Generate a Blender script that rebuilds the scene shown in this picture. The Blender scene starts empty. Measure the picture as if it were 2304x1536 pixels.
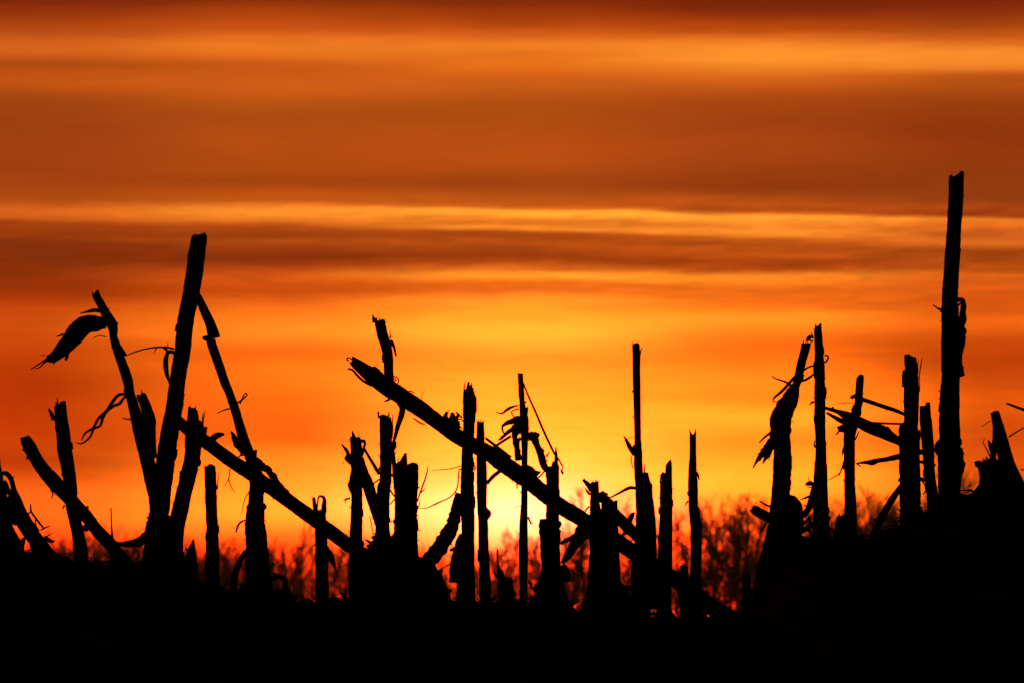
import bpy, math, random
import numpy as np
from mathutils import Vector, noise as mnoise

random.seed(7)
sc = bpy.context.scene
COL = sc.collection

# ------------------------------------------------------------------ camera
EYE = 0.75                      # lens height above the ground under it (m)
K = 36.0 / 2304.0 / 240.0       # radians per pixel of the full-size photograph
PITCH = math.atan((1400 - 768) * K)
cam_d = bpy.data.cameras.new('camera')
cam_d.lens = 240.0
cam_d.sensor_width = 36.0
cam_d.sensor_fit = 'HORIZONTAL'
cam_d.clip_start = 0.1
cam_d.clip_end = 6000
cam_d.dof.use_dof = True
cam_d.dof.focus_distance = 8.0
cam_d.dof.aperture_fstop = 46.0
cam = bpy.data.objects.new('camera', cam_d)
cam.location = (0, 0, EYE)
cam.rotation_euler = (math.pi / 2 + PITCH, 0, 0)
COL.objects.link(cam)
sc.camera = cam

# ------------------------------------------------------------------ exposure
sc.view_settings.view_transform = 'Standard'
sc.view_settings.look = 'None'
sc.view_settings.exposure = 0.0
sc.view_settings.gamma = 1.0
sc.view_settings.use_curve_mapping = False
sc.cycles.max_bounces = 6
sc.cycles.use_adaptive_sampling = True

# ------------------------------------------------------------------ sky
world = bpy.data.worlds.new('World')
sc.world = world
world.use_nodes = True
NT = world.node_tree
NT.nodes.clear()
SUN_EL = math.radians(0.95)
SUN_AZ = 0.0018


def lin(c):
    c = c / 255.0
    return c / 12.92 if c <= 0.04045 else ((c + 0.055) / 1.055) ** 2.4


# a dusk sky seen in five compass directions: elevation (as rows of the photo, row 1400 = eye
# level) against colour. Stratus sheets lit from below by the sun that is just setting.
SKY = {
 60: [(0,115,28,8),(18,135,38,10),(55,165,62,14),(82,190,80,22),(114,212,98,26),(137,190,82,20),(150,170,72,16),
      (169,188,80,20),(196,192,82,20),(219,165,70,16),(255,155,62,14),(319,158,62,14),(387,160,62,14),(437,168,68,15),
      (455,180,76,18),(475,213,96,25),(494,205,92,24),(503,165,65,16),(529,155,58,12),(551,130,44,10),(602,132,44,8),
      (638,150,46,6),(661,160,50,6),(679,180,60,8),(695,198,68,8),(740,208,76,10),(800,197,64,4),(850,188,52,2),
      (900,190,53,2),(960,200,58,2),(1010,206,64,3),(1045,202,58,2),(1075,230,82,9),(1100,240,100,18),(1150,250,110,22),
      (1195,246,92,15),(1270,222,62,9),(1400,190,42,6)],
 620: [(0,130,38,8),(20,160,58,10),(46,185,72,16),(73,205,86,22),(91,225,108,30),(114,230,118,32),(132,220,105,28),
      (146,200,88,20),(191,205,92,22),(219,195,85,20),(255,172,75,18),(319,178,74,18),(387,172,70,14),(410,165,66,14),
      (433,190,80,18),(454,200,92,22),(465,240,128,36),(479,252,148,42),(497,235,122,34),(510,190,82,20),(538,150,58,12),
      (547,170,72,16),(565,150,54,12),(588,140,48,10),(606,180,66,14),(629,212,84,18),(656,205,76,10),(672,225,92,18),
      (700,245,118,24),(725,253,133,28),(752,255,142,32),(786,243,108,18),(830,253,124,20),(915,252,109,14),(992,251,107,14),(1020,253,138,27),
      (1070,254,158,34),(1120,255,185,45),(1165,255,178,40),(1210,248,115,20),(1285,230,74,10),(1400,205,52,6)],
 1180: [(0,125,35,8),(18,145,46,8),(46,168,62,10),(64,195,80,18),(87,225,108,28),(105,236,125,34),(123,228,112,26),
      (146,230,114,28),(169,215,98,24),(196,198,90,22),(228,178,76,18),(255,172,74,16),(319,180,74,18),(365,185,76,18),
      (392,168,68,15),(410,160,64,14),(433,175,76,18),(460,195,88,20),(468,215,102,28),(474,255,165,48),(483,255,170,50),
      (494,238,130,36),(506,225,115,30),(517,245,140,38),(524,200,90,22),(531,165,66,14),(547,188,78,18),(570,160,62,12),
      (588,165,65,12),(606,225,110,26),(620,255,158,40),(634,240,118,24),(647,235,105,22),(661,248,125,28),(679,253,158,40),
      (700,255,165,38),(750,254,192,52),(800,254,160,38),(850,254,175,42),(940,254,195,50),(1000,254,212,62),
      (1060,254,222,70),(1110,255,226,84),(1150,255,240,115),(1195,255,228,85),(1235,255,180,44),(1290,255,128,24),(1400,255,100,14)],
 1720: [(0,112,28,8),(27,130,38,8),(50,165,60,12),(77,195,82,18),(96,238,125,36),(128,248,148,44),(146,240,135,40),
      (169,220,108,30),(191,200,90,22),(219,172,70,16),(255,160,64,15),(292,160,62,15),(328,168,66,16),(365,158,62,14),
      (401,145,56,12),(429,150,60,14),(456,188,80,20),(477,190,84,20),(484,250,145,42),(492,255,162,48),(506,240,132,38),
      (529,248,140,40),(538,210,98,24),(551,180,76,16),(574,196,82,19),(588,165,65,12),(608,190,80,18),(622,252,143,35),
      (643,242,118,25),(662,240,110,20),(690,245,120,22),(716,253,154,35),(774,247,114,18),(850,252,142,25),
      (900,253,152,28),(938,253,178,40),(985,252,154,30),(1030,253,172,36),(1080,253,194,45),(1115,253,178,40),(1150,253,148,30),(1215,250,104,17),
      (1300,244,76,10),(1400,236,60,8)],
 2240: [(0,122,32,10),(18,128,36,10),(46,150,54,12),(73,175,72,16),(96,210,98,26),(118,238,132,40),(137,242,140,42),
      (157,235,125,36),(171,190,85,20),(200,175,76,18),(237,155,62,14),(292,142,52,12),(346,145,54,12),(401,142,56,14),
      (438,145,58,14),(474,165,64,16),(493,170,68,16),(501,240,128,36),(510,230,112,30),(533,205,92,26),(551,225,108,30),
      (565,175,75,18),(588,175,72,16),(611,185,76,16),(624,215,92,22),(647,222,92,20),(690,216,86,14),(732,236,101,18),
      (768,208,76,8),(825,196,64,4),(870,212,78,8),(905,225,88,10),(960,214,75,6),(1030,222,82,8),(1090,228,86,11),(1200,218,74,10),
      (1300,205,58,7),(1400,190,46,6)],
}


def tilt(u):
    d = u - 1180.0
    return 0.01965 * d + 6.38e-6 * d * d


def nd(t, **kw):
    n = NT.nodes.new(t)
    for a, b in kw.items():
        setattr(n, a, b)
    return n


def put(sock, v):
    if isinstance(v, (int, float)):
        sock.default_value = v
    else:
        NT.links.new(v, sock)


def M(op, a, b=0.0, c=0.0, clamp=False):
    n = nd('ShaderNodeMath', operation=op, use_clamp=clamp)
    put(n.inputs[0], a); put(n.inputs[1], b); put(n.inputs[2], c)
    return n.outputs[0]


def smooth(x, lo, hi, a=0.0, b=1.0):
    n = nd('ShaderNodeMapRange', interpolation_type='SMOOTHSTEP')
    put(n.inputs['Value'], x)
    n.inputs['From Min'].default_value = lo; n.inputs['From Max'].default_value = hi
    n.inputs['To Min'].default_value = a; n.inputs['To Max'].default_value = b
    return n.outputs[0]


def noise_uv(u, v, su, sv, w, detail=3.0, rough=0.55, dist=0.0):
    cx = nd('ShaderNodeCombineXYZ')
    put(cx.inputs[0], M('DIVIDE', u, su)); put(cx.inputs[1], M('DIVIDE', v, sv)); cx.inputs[2].default_value = w
    n = nd('ShaderNodeTexNoise')
    NT.links.new(cx.outputs[0], n.inputs['Vector'])
    n.inputs['Scale'].default_value = 1.0; n.inputs['Detail'].default_value = detail
    n.inputs['Roughness'].default_value = rough; n.inputs['Distortion'].default_value = dist
    return M('SUBTRACT', n.outputs['Fac'], 0.5)


tc = nd('ShaderNodeTexCoord')
sep = nd('ShaderNodeSeparateXYZ')
NT.links.new(tc.outputs['Generated'], sep.inputs[0])
az = M('ARCTAN2', sep.outputs[0], sep.outputs[1])
el = M('ARCSINE', sep.outputs[2])
U = M('ADD', M('DIVIDE', az, K), 1152.0)
V = M('SUBTRACT', 1400.0, M('DIVIDE', el, K))
# slow and fine undulation of the cloud sheets
slow = noise_uv(U, V, 620, 120, 3.1, 2.0)
fine = noise_uv(U, V, 210, 26, 8.7, 4.0, 0.6, 0.6)
wisp = noise_uv(M('ADD', U, M('MULTIPLY', V, 2.2)), V, 150, 11, 5.3, 4.0, 0.62, 0.8)
low = smooth(V, 420, 640)
Vw = M('ADD', V, M('MULTIPLY', slow, 22.0))
Vw = M('ADD', Vw, M('MULTIPLY', fine, M('ADD', 10.0, M('MULTIPLY', low, 12.0))))
dU = M('SUBTRACT', U, 1180.0)
dUc = M('MAXIMUM', M('MINIMUM', dU, 1300.0), -1300.0)
tl = M('MULTIPLY', dUc, M('ADD', 0.01965, M('MULTIPLY', dUc, 6.38e-6)))
win = M('MULTIPLY', smooth(V, 400, 460), smooth(V, 545, 605, 1.0, 0.0))
Vt = M('SUBTRACT', Vw, M('MULTIPLY', tl, win))


def winf(v):
    s = lambda x, a, b: (lambda t: t * t * (3 - 2 * t))(min(1, max(0, (x - a) / (b - a))))
    return s(v, 400, 460) * (1 - s(v, 545, 605))


SPLIT = 560.0


def ramp(stops, v0, v1, fac):
    n = nd('ShaderNodeValToRGB')
    r = n.color_ramp
    r.interpolation = 'CARDINAL'
    while len(r.elements) > 1:
        r.elements.remove(r.elements[0])
    pts = []
    for s in stops:
        r_, g_, b_ = (lin(c) for c in s[1:])
        pts.append((min(1, max(0, (s[0] - v0) / (v1 - v0))), (r_, g_, b_)))
    r.elements[0].position = pts[0][0]
    r.elements[0].color = (*pts[0][1], 1)
    for p, c in pts[1:]:
        e = r.elements.new(p); e.color = (*c, 1)
    NT.links.new(fac, n.inputs[0])
    return n.outputs[0]


facA = M('DIVIDE', Vt, SPLIT + 40)
facB = M('DIVIDE', M('SUBTRACT', Vt, SPLIT - 40), 1400 - (SPLIT - 40))
pick = smooth(Vt, SPLIT - 14, SPLIT + 14)


def mixc(f, a, b, mode='MIX'):
    n = nd('ShaderNodeMix', data_type='RGBA', blend_type=mode)
    put(n.inputs[0], f)
    for s, v in ((n.inputs[6], a), (n.inputs[7], b)):
        if isinstance(v, tuple):
            s.default_value = (*v, 1)
        else:
            NT.links.new(v, s)
    return n.outputs[2]


cols = []
for u, st in SKY.items():
    st = [(s[0] - tilt(u) * winf(s[0]), *s[1:]) for s in st]
    A = [s for s in st if s[0] <= SPLIT + 40]
    B = [s for s in st if s[0] >= SPLIT - 40]
    cols.append((u, mixc(pick, ramp(A, 0, SPLIT + 40, facA), ramp(B, SPLIT - 40, 1400, facB))))
acc = cols[0][1]
Uw = M('ADD', U, M('MULTIPLY', slow, 260.0))
for (u0, _), (u1, c) in zip(cols, cols[1:]):
    acc = mixc(smooth(Uw, u0, u1), acc, c)
# the glow is brighter than the display can show: its red keeps the hue of sunset light
sc_ = nd('ShaderNodeSeparateColor'); NT.links.new(acc, sc_.inputs[0])
cc_ = nd('ShaderNodeCombineColor')
boost = M('MULTIPLY', M('MULTIPLY', M('POWER', sc_.outputs[1], 1.6), 20.0), smooth(V, 520, 900, 0.2, 1.0))
red = M('POWER', M('ADD', M('POWER', sc_.outputs[0], 3.0), M('POWER', M('MINIMUM', boost, 6.5), 3.0)), 1 / 3)
red = M('MULTIPLY', red, smooth(V, 1120, 1290, 1.0, 3.4))      # the air right over the horizon is the reddest
put(cc_.inputs[0], M('MINIMUM', red, 7.5))
put(cc_.inputs[1], sc_.outputs[1]); put(cc_.inputs[2], sc_.outputs[2])
acc = cc_.outputs[0]
# thin streaks: local brightening and darkening of the cloud sheets
streak = M('ADD', 1.0, M('ADD', M('MULTIPLY', wisp, M('ADD', 0.18, M('MULTIPLY', smooth(V, 430, 480), M('MULTIPLY', smooth(V, 600, 700, 1.0, 0.2), smooth(U, 200, 1900, 0.65, 1.25))))),
                         M('MULTIPLY', fine, 0.24)))
# the light of the setting sun behind thin cloud
def gauss(cu, cv, su, sv):
    a = M('DIVIDE', M('SUBTRACT', U, cu), su); b = M('DIVIDE', M('SUBTRACT', V, cv), sv)
    return M('EXPONENT', M('MULTIPLY', M('ADD', M('MULTIPLY', a, a), M('MULTIPLY', b, b)), -1.0))
core = gauss(1185, 1150, 165, 75)
core2 = gauss(1030, 1145, 210, 66)
# dimming away from the sunset: round the compass and towards the zenith
aa = M('MAXIMUM', M('SUBTRACT', M('ABSOLUTE', az), 0.09), 0.0)
dim_az = M('ADD', 0.012, M('MULTIPLY', M('EXPONENT', M('MULTIPLY', aa, -1.9)), 0.988))
ee = M('MAXIMUM', M('SUBTRACT', el, 0.0912), 0.0)
dim_el = M('ADD', 0.02, M('MULTIPLY', M('EXPONENT', M('MULTIPLY', ee, -5.0)), 0.98))
gain = M('MULTIPLY', streak, M('MULTIPLY', dim_az, dim_el))
gv = nd('ShaderNodeVectorMath', operation='SCALE')
NT.links.new(acc, gv.inputs[0]); NT.links.new(gain, gv.inputs['Scale'])
g1 = nd('ShaderNodeVectorMath', operation='SCALE'); g1.inputs[0].default_value = (1.8, 0.34, 0.30); NT.links.new(core, g1.inputs['Scale'])
g2 = nd('ShaderNodeVectorMath', operation='SCALE'); g2.inputs[0].default_value = (1.1, 0.27, 0.10); NT.links.new(core2, g2.inputs['Scale'])
s1 = nd('ShaderNodeVectorMath', operation='ADD'); NT.links.new(gv.outputs[0], s1.inputs[0]); NT.links.new(g1.outputs[0], s1.inputs[1])
s2 = nd('ShaderNodeVectorMath', operation='ADD'); NT.links.new(s1.outputs[0], s2.inputs[0]); NT.links.new(g2.outputs[0], s2.inputs[1])
bg = nd('ShaderNodeBackground'); NT.links.new(s2.outputs[0], bg.inputs['Color']); bg.inputs['Strength'].default_value = 1.0
nish = nd('ShaderNodeTexSky', sky_type='NISHITA')
nish.sun_disc = False; nish.sun_elevation = SUN_EL; nish.sun_rotation = SUN_AZ
nish.air_density = 1.5; nish.dust_density = 4.0
bg2 = nd('ShaderNodeBackground'); NT.links.new(nish.outputs[0], bg2.inputs['Color']); bg2.inputs['Strength'].default_value = 0.003
add = nd('ShaderNodeAddShader'); NT.links.new(bg.outputs[0], add.inputs[0]); NT.links.new(bg2.outputs[0], add.inputs[1])
wo = nd('ShaderNodeOutputWorld'); NT.links.new(add.outputs[0], wo.inputs['Surface'])

# ------------------------------------------------------------------ sun, low behind the field
sl = bpy.data.lights.new('sun', 'SUN')
sl.energy = 0.35
sl.color = (1.0, 0.42, 0.12)
sl.angle = math.radians(1.5)
sun = bpy.data.objects.new('sun', sl)
sun.rotation_euler = Vector((math.sin(SUN_AZ) * math.cos(SUN_EL), math.cos(SUN_AZ) * math.cos(SUN_EL), math.sin(SUN_EL))).to_track_quat('Z', 'Y').to_euler()
COL.objects.link(sun)

# ------------------------------------------------------------------ materials
def material(name, c1, c2, scale, stretch=(1, 1, 1), rough=0.85, bump=0.3, bscale=None, transl=0.0):
    m = bpy.data.materials.new(name)
    m.use_nodes = True
    t = m.node_tree
    b = t.nodes['Principled BSDF']
    b.inputs['Roughness'].default_value = rough
    b.inputs['Specular IOR Level'].default_value = 0.15
    g = t.nodes.new('ShaderNodeTexCoord')
    mp = t.nodes.new('ShaderNodeMapping'); mp.inputs['Scale'].default_value = stretch
    t.links.new(g.outputs['Object'], mp.inputs['Vector'])
    n = t.nodes.new('ShaderNodeTexNoise'); n.inputs['Scale'].default_value = scale; n.inputs['Detail'].default_value = 5
    t.links.new(mp.outputs[0], n.inputs['Vector'])
    r = t.nodes.new('ShaderNodeValToRGB')
    r.color_ramp.elements[0].position = 0.35; r.color_ramp.elements[0].color = (*c1, 1)
    r.color_ramp.elements[1].position = 0.68; r.color_ramp.elements[1].color = (*c2, 1)
    t.links.new(n.outputs['Fac'], r.inputs[0])
    t.links.new(r.outputs[0], b.inputs['Base Color'])
    n2 = t.nodes.new('ShaderNodeTexNoise'); n2.inputs['Scale'].default_value = bscale or scale * 4; n2.inputs['Detail'].default_value = 4
    t.links.new(mp.outputs[0], n2.inputs['Vector'])
    bp = t.nodes.new('ShaderNodeBump'); bp.inputs['Strength'].default_value = bump; bp.inputs['Distance'].default_value = 0.004
    t.links.new(n2.outputs['Fac'], bp.inputs['Height']); t.links.new(bp.outputs[0], b.inputs['Normal'])
    if transl:
        tr = t.nodes.new('ShaderNodeBsdfTranslucent')
        t.links.new(r.outputs[0], tr.inputs['Color'])
        mx = t.nodes.new('ShaderNodeMixShader'); mx.inputs[0].default_value = transl
        t.links.new(b.outputs[0], mx.inputs[1]); t.links.new(tr.outputs[0], mx.inputs[2])
        t.links.new(mx.outputs[0], t.nodes['Material Output'].inputs['Surface'])
    return m


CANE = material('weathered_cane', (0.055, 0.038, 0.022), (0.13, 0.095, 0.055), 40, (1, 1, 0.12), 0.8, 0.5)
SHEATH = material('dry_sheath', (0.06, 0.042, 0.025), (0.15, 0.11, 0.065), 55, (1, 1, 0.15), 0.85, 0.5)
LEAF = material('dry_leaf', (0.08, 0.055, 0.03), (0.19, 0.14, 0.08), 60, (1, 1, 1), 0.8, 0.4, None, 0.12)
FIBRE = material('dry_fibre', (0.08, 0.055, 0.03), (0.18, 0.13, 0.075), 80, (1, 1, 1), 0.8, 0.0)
SOIL = material('field_soil', (0.018, 0.013, 0.009), (0.05, 0.037, 0.025), 9, (1, 1, 1), 0.95, 0.7, 60)
BARK = material('tree_bark', (0.03, 0.023, 0.017), (0.075, 0.058, 0.042), 3, (1, 1, 0.3), 0.9, 0.4)
TRASH = material('crop_trash', (0.05, 0.036, 0.022), (0.13, 0.095, 0.055), 30, (1, 1, 1), 0.9, 0.5)

# ------------------------------------------------------------------ from a place in the photo to a place in the field
cp, sp = math.cos(PITCH), math.sin(PITCH)


def at(px, py, Y):
    a, b = (px - 1152.0) * K, (768.0 - py) * K
    d = (a, cp - b * sp, sp + b * cp)
    s = Y / d[1]
    return Vector((d[0] * s, Y, EYE + d[2] * s))


# ------------------------------------------------------------------ the ground: one sheet with a rise where the stubble stands
CREST = [(-4000, 1345), (-900, 1300), (-300, 1265), (0, 1246), (60, 1256), (150, 1278), (330, 1294), (440, 1334), (560, 1358), (700, 1368),
         (820, 1362), (1000, 1362), (1120, 1366), (1230, 1372), (1300, 1385), (1420, 1402), (1560, 1404), (1660, 1406),
         (1705, 1392), (1760, 1280), (1800, 1245), (1900, 1230), (1970, 1218), (2050, 1172), (2150, 1136), (2230, 1126), (2304, 1122),
         (2500, 1150), (3200, 1230), (5000, 1330)]
CX = [(x - 1152) * K * 8.0 for x, _ in CREST]
CZ = [at(1152, y, 8.0).z for _, y in CREST]


def ss(t):
    t = np.clip(t, 0, 1)
    return t * t * (3 - 2 * t)


def ground_base(x, y):
    x = np.asarray(x, float); y = np.asarray(y, float)
    c = np.interp(x, CX, CZ)
    far_c = 0.78 + 0.06 * np.sin(x * 1.3) + 0.04 * np.sin(x * 0.37 + 1.0)
    c = np.where(np.abs(x) > 2.6, far_c, c)
    up = ss((y - 2.0) / 6.0) ** 1.25
    down = ss((y - 8.25) / 60.0)
    z = c * up
    back = c - (c + 0.45) * down - 0.06 * ss((y - 8.2) / 1.2)
    return np.where(y <= 8.0, z, back)


def clods(x, y):
    v = Vector((x * 9.0, y * 9.0, 1.7))
    a = mnoise.fractal(v, 1.0, 2.0, 4)
    return 0.015 * a


def zg(x, y):
    return float(ground_base(x, y)) + clods(x, y)


def axis(lo, hi, step, far, grow):
    a = list(np.arange(lo, hi + step / 2, step))
    s = step
    while a[-1] < far:
        s *= grow; a.append(a[-1] + s)
    s = step
    while a[0] > -far:
        s *= grow; a.insert(0, a[0] - s)
    return np.array(a)


def mesh_obj(name, verts, faces, mat, parent=None, smooth_=True, loc=None):
    me = bpy.data.meshes.new(name)
    me.from_pydata([tuple(v) for v in verts], [], faces)
    if smooth_:
        me.polygons.foreach_set('use_smooth', [True] * len(me.polygons))
    me.materials.append(mat)
    o = bpy.data.objects.new(name, me)
    COL.objects.link(o)
    if parent is not None:
        o.parent = parent
    return o


gx = axis(-1.1, 1.1, 0.011, 420, 1.14)
gy = [y for y in axis(6.9, 8.9, 0.014, 560, 1.09) if y > -60]
gx2, gy2 = np.meshgrid(gx, gy)
gz = ground_base(gx2, gy2)
nxs, nys = len(gx), len(gy)
gv_ = []
for j in range(nys):
    for i in range(nxs):
        x, y = gx2[j, i], gy2[j, i]
        z = gz[j, i]
        if abs(x) < 6 and -2 < y < 20:
            z += clods(x, y)
        gv_.append((x, y, z))
gf = [(j * nxs + i, j * nxs + i + 1, (j + 1) * nxs + i + 1, (j + 1) * nxs + i) for j in range(nys - 1) for i in range(nxs - 1)]
ground = mesh_obj('ground', gv_, gf, SOIL)
ground['kind'] = 'structure'

# ------------------------------------------------------------------ shape helpers
def catmull(P, step):
    """P: list of tuples; returns a resampled, smoothed list about step apart (first two coords are pixels)"""
    P = [np.array(p, float) for p in P]
    if len(P) == 2:
        n = max(2, int(np.hypot(*(P[1] - P[0])[:2]) / step))
        return [P[0] + (P[1] - P[0]) * i / n for i in range(n + 1)]
    out = []
    for i in range(len(P) - 1):
        p1, p2 = P[i], P[i + 1]
        p0 = P[i - 1] if i else p1 * 2 - p2
        p3 = P[i + 2] if i + 2 < len(P) else p2 * 2 - p1
        L = np.hypot(*(p2 - p1)[:2])
        n = max(1, int(L / step))
        # chord-limited tangents keep corners from overshooting
        m1, m2 = (p2 - p0) * 0.5, (p3 - p1) * 0.5
        for m in (m1, m2):
            l = np.hypot(*m[:2])
            if l > L:
                m *= L / l
        for k in range(n):
            t = k / n
            out.append((2*t**3 - 3*t*t + 1) * p1 + (t**3 - 2*t*t + t) * m1 + (-2*t**3 + 3*t*t) * p2 + (t**3 - t*t) * m2)
    out.append(P[-1])
    return out


def frames(pts):
    res = []
    for i, p in enumerate(pts):
        a, b = pts[max(0, i - 1)], pts[min(len(pts) - 1, i + 1)]
        t = (b - a)
        t = t.normalized() if t.length > 1e-9 else Vector((0, 0, -1))
        d = Vector((0, 1, 0))
        d = (d - t * d.dot(t)).normalized()
        n = t.cross(d).normalized()
        res.append((t, n, d))
    return res


SEED = [0]


def nz(a, b=0.0):
    return mnoise.noise(Vector((a, b, SEED[0] * 7.31)))


def tube_mesh(P, Y, Y1=None, sides=14, jag=None, rough=0.045, lump=0.035, flat=0.88, step=4.0, hollow=True, end_jag=None):
    """a cane: P = [(px, py, width)], jag = heights in px across the broken top from left to right"""
    SEED[0] += 1
    Q = catmull(P, step)
    n = len(Q)
    Y1 = Y if Y1 is None else Y1
    pts = [at(q[0], q[1], Y + (Y1 - Y) * i / (n - 1)) for i, q in enumerate(Q)]
    rad = [q[2] * 0.5 * K * Y for q in Q]
    fr = frames(pts)
    V, F = [], []
    ang = [2 * math.pi * k / sides for k in range(sides)]
    steps = [random.uniform(0.965, 1.035) for _ in range(400)]
    groove = [1 + rough * random.uniform(-1, 1) for _ in ang]
    run = 0.0
    for i in range(n):
        if i:
            run += math.hypot(Q[i][0] - Q[i-1][0], Q[i][1] - Q[i-1][1])
        t, nn, d = fr[i]
        for k, a in enumerate(ang):
            r = rad[i] * groove[k] * (1 + lump * nz(run / 26.0, a * 0.8) + rough * 1.2 * nz(run / 7.0, a * 2.0 + 9))
            r *= steps[int(run / 34.0 + 0.7 * math.cos(a) + 3) % 400]      # edges of old leaf sheaths
            p = pts[i] + nn * (math.cos(a) * r) + d * (math.sin(a) * r * flat)
            V.append(p)
    def endring(i, t_out, prof, sgn):
        # teeth of the break: push the end ring outwards along the axis
        m = len(prof)
        pxm = K * Y
        for k, a in enumerate(ang):
            # lateral coordinate as the camera side sees it: -1 left .. 1 right
            u = math.cos(a) * sgn
            x = (u + 1) / 2 * (m - 1)
            j = min(m - 2, int(x)); f = x - j
            h = prof[j] * (1 - f) + prof[j + 1] * f
            if math.sin(a) > 0.25:
                h *= random.uniform(0.3, 1.0)
            h += random.uniform(-0.6, 0.9)
            V[i * sides + k] = V[i * sides + k] + t_out * (h * pxm)
    t0, n0, _ = fr[0]
    sgn = 1 if n0.x >= 0 else -1
    if jag:
        endring(0, -t0, jag, sgn)
    if end_jag:
        t1, n1, _ = fr[-1]
        endring(n - 1, t1, end_jag, 1 if n1.x >= 0 else -1)
    for i in range(n - 1):
        for k in range(sides):
            k2 = (k + 1) % sides
            F.append((i * sides + k, i * sides + k2, (i + 1) * sides + k2, (i + 1) * sides + k))
    # broken top: a rind with the pith sunk inside
    for (i, tout) in ((0, -t0), (n - 1, fr[-1][0])):
        c = sum((V[i * sides + k] for k in range(sides)), Vector()) / sides
        base = len(V)
        for k in range(sides):
            V.append(c + (V[i * sides + k] - c) * 0.72)
        V.append(c - tout * (rad[i] * 0.5))
        for k in range(sides):
            k2 = (k + 1) % sides
            q = (i * sides + k, base + k, base + k2, i * sides + k2)
            F.append(q if i == 0 else q[::-1])
            F.append((base + k, base + sides, base + k2))
    return V, F


def ribbon_mesh(P, Y, Y1=None, curl=0.25, jag=0.1, thick=0.0006, step=3.0, wave=0.0, across=6):
    SEED[0] += 1
    Q = catmull(P, step)
    n = len(Q)
    Y1 = Y if Y1 is None else Y1
    pts = [at(q[0], q[1], Y + (Y1 - Y) * i / (n - 1)) for i, q in enumerate(Q)]
    fr = frames(pts)
    V, F = [], []
    m = across
    for layer in (0, 1):
        run = 0.0
        for i in range(n):
            if i:
                run += math.hypot(Q[i][0] - Q[i-1][0], Q[i][1] - Q[i-1][1])
            t, nn, d = fr[i]
            w = max(0.4, Q[i][2]) * 0.5 * K * Y
            for k in range(m):
                u = -1 + 2 * k / (m - 1)
                side = 0 if u < 0 else 50
                w2 = w * (1 + jag * (nz(run / 5.0, side + 3) + 0.8 * nz(run / 14.0, side)) * abs(u))
                dep = curl * w * (1 - u * u) + 0.3 * w * nz(run / 18.0, u * 1.5) + wave * w * math.sin(run / 12.0)
                p = pts[i] + nn * (u * w2) + d * (dep + layer * thick)
                V.append(p)
    L = n * m
    for i in range(n - 1):
        for k in range(m - 1):
            a, b, c, e = i * m + k, i * m + k + 1, (i + 1) * m + k + 1, (i + 1) * m + k
            F.append((a, b, c, e)); F.append((L + e, L + c, L + b, L + a))
        for k in (0, m - 1):
            a, e = i * m + k, (i + 1) * m + k
            q = (a, e, L + e, L + a)
            F.append(q if k == 0 else q[::-1])
    for i in (0, n - 1):
        for k in range(m - 1):
            a, b = i * m + k, i * m + k + 1
            q = (a, L + a, L + b, b)
            F.append(q if i == 0 else q[::-1])
    return V, F


class Thing:
    """an Empty at the foot of the thing; its parts are meshes in its space"""
    def __init__(self, name, label, cat, base, group=None):
        self.o = bpy.data.objects.new(name, None)
        self.o.empty_display_size = 0.02
        COL.objects.link(self.o)
        self.o.location = base
        self.b = Vector(base)
        self.o['label'] = label
        self.o['category'] = cat
        if group:
            self.o['group'] = group

    def add(self, name, vf, mat, parent=None, label=None):
        V, F = vf
        ob = mesh_obj(name, [v - self.b for v in V], F, mat, parent or self.o)
        if label:
            ob['label'] = label
        return ob


def to_ground(P, Y):
    """carry a traced cane down to just under the soil"""
    P = [tuple(p) for p in P]
    a, b = P[-2], P[-1]
    e = at(b[0], b[1], Y)
    g = zg(e.x, Y) - 0.03
    if e.z > g:
        dy = (e.z - g) / (K * Y)
        dx = (b[0] - a[0]) / max(1.0, (b[1] - a[1])) * dy if b[1] > a[1] else 0
        dx = max(-0.35 * dy, min(0.35 * dy, dx))
        P.append((b[0] + dx, b[1] + dy, b[2] * 1.08))
    return P


GROUP = 'broken corn stalks standing in the stubble'


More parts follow.
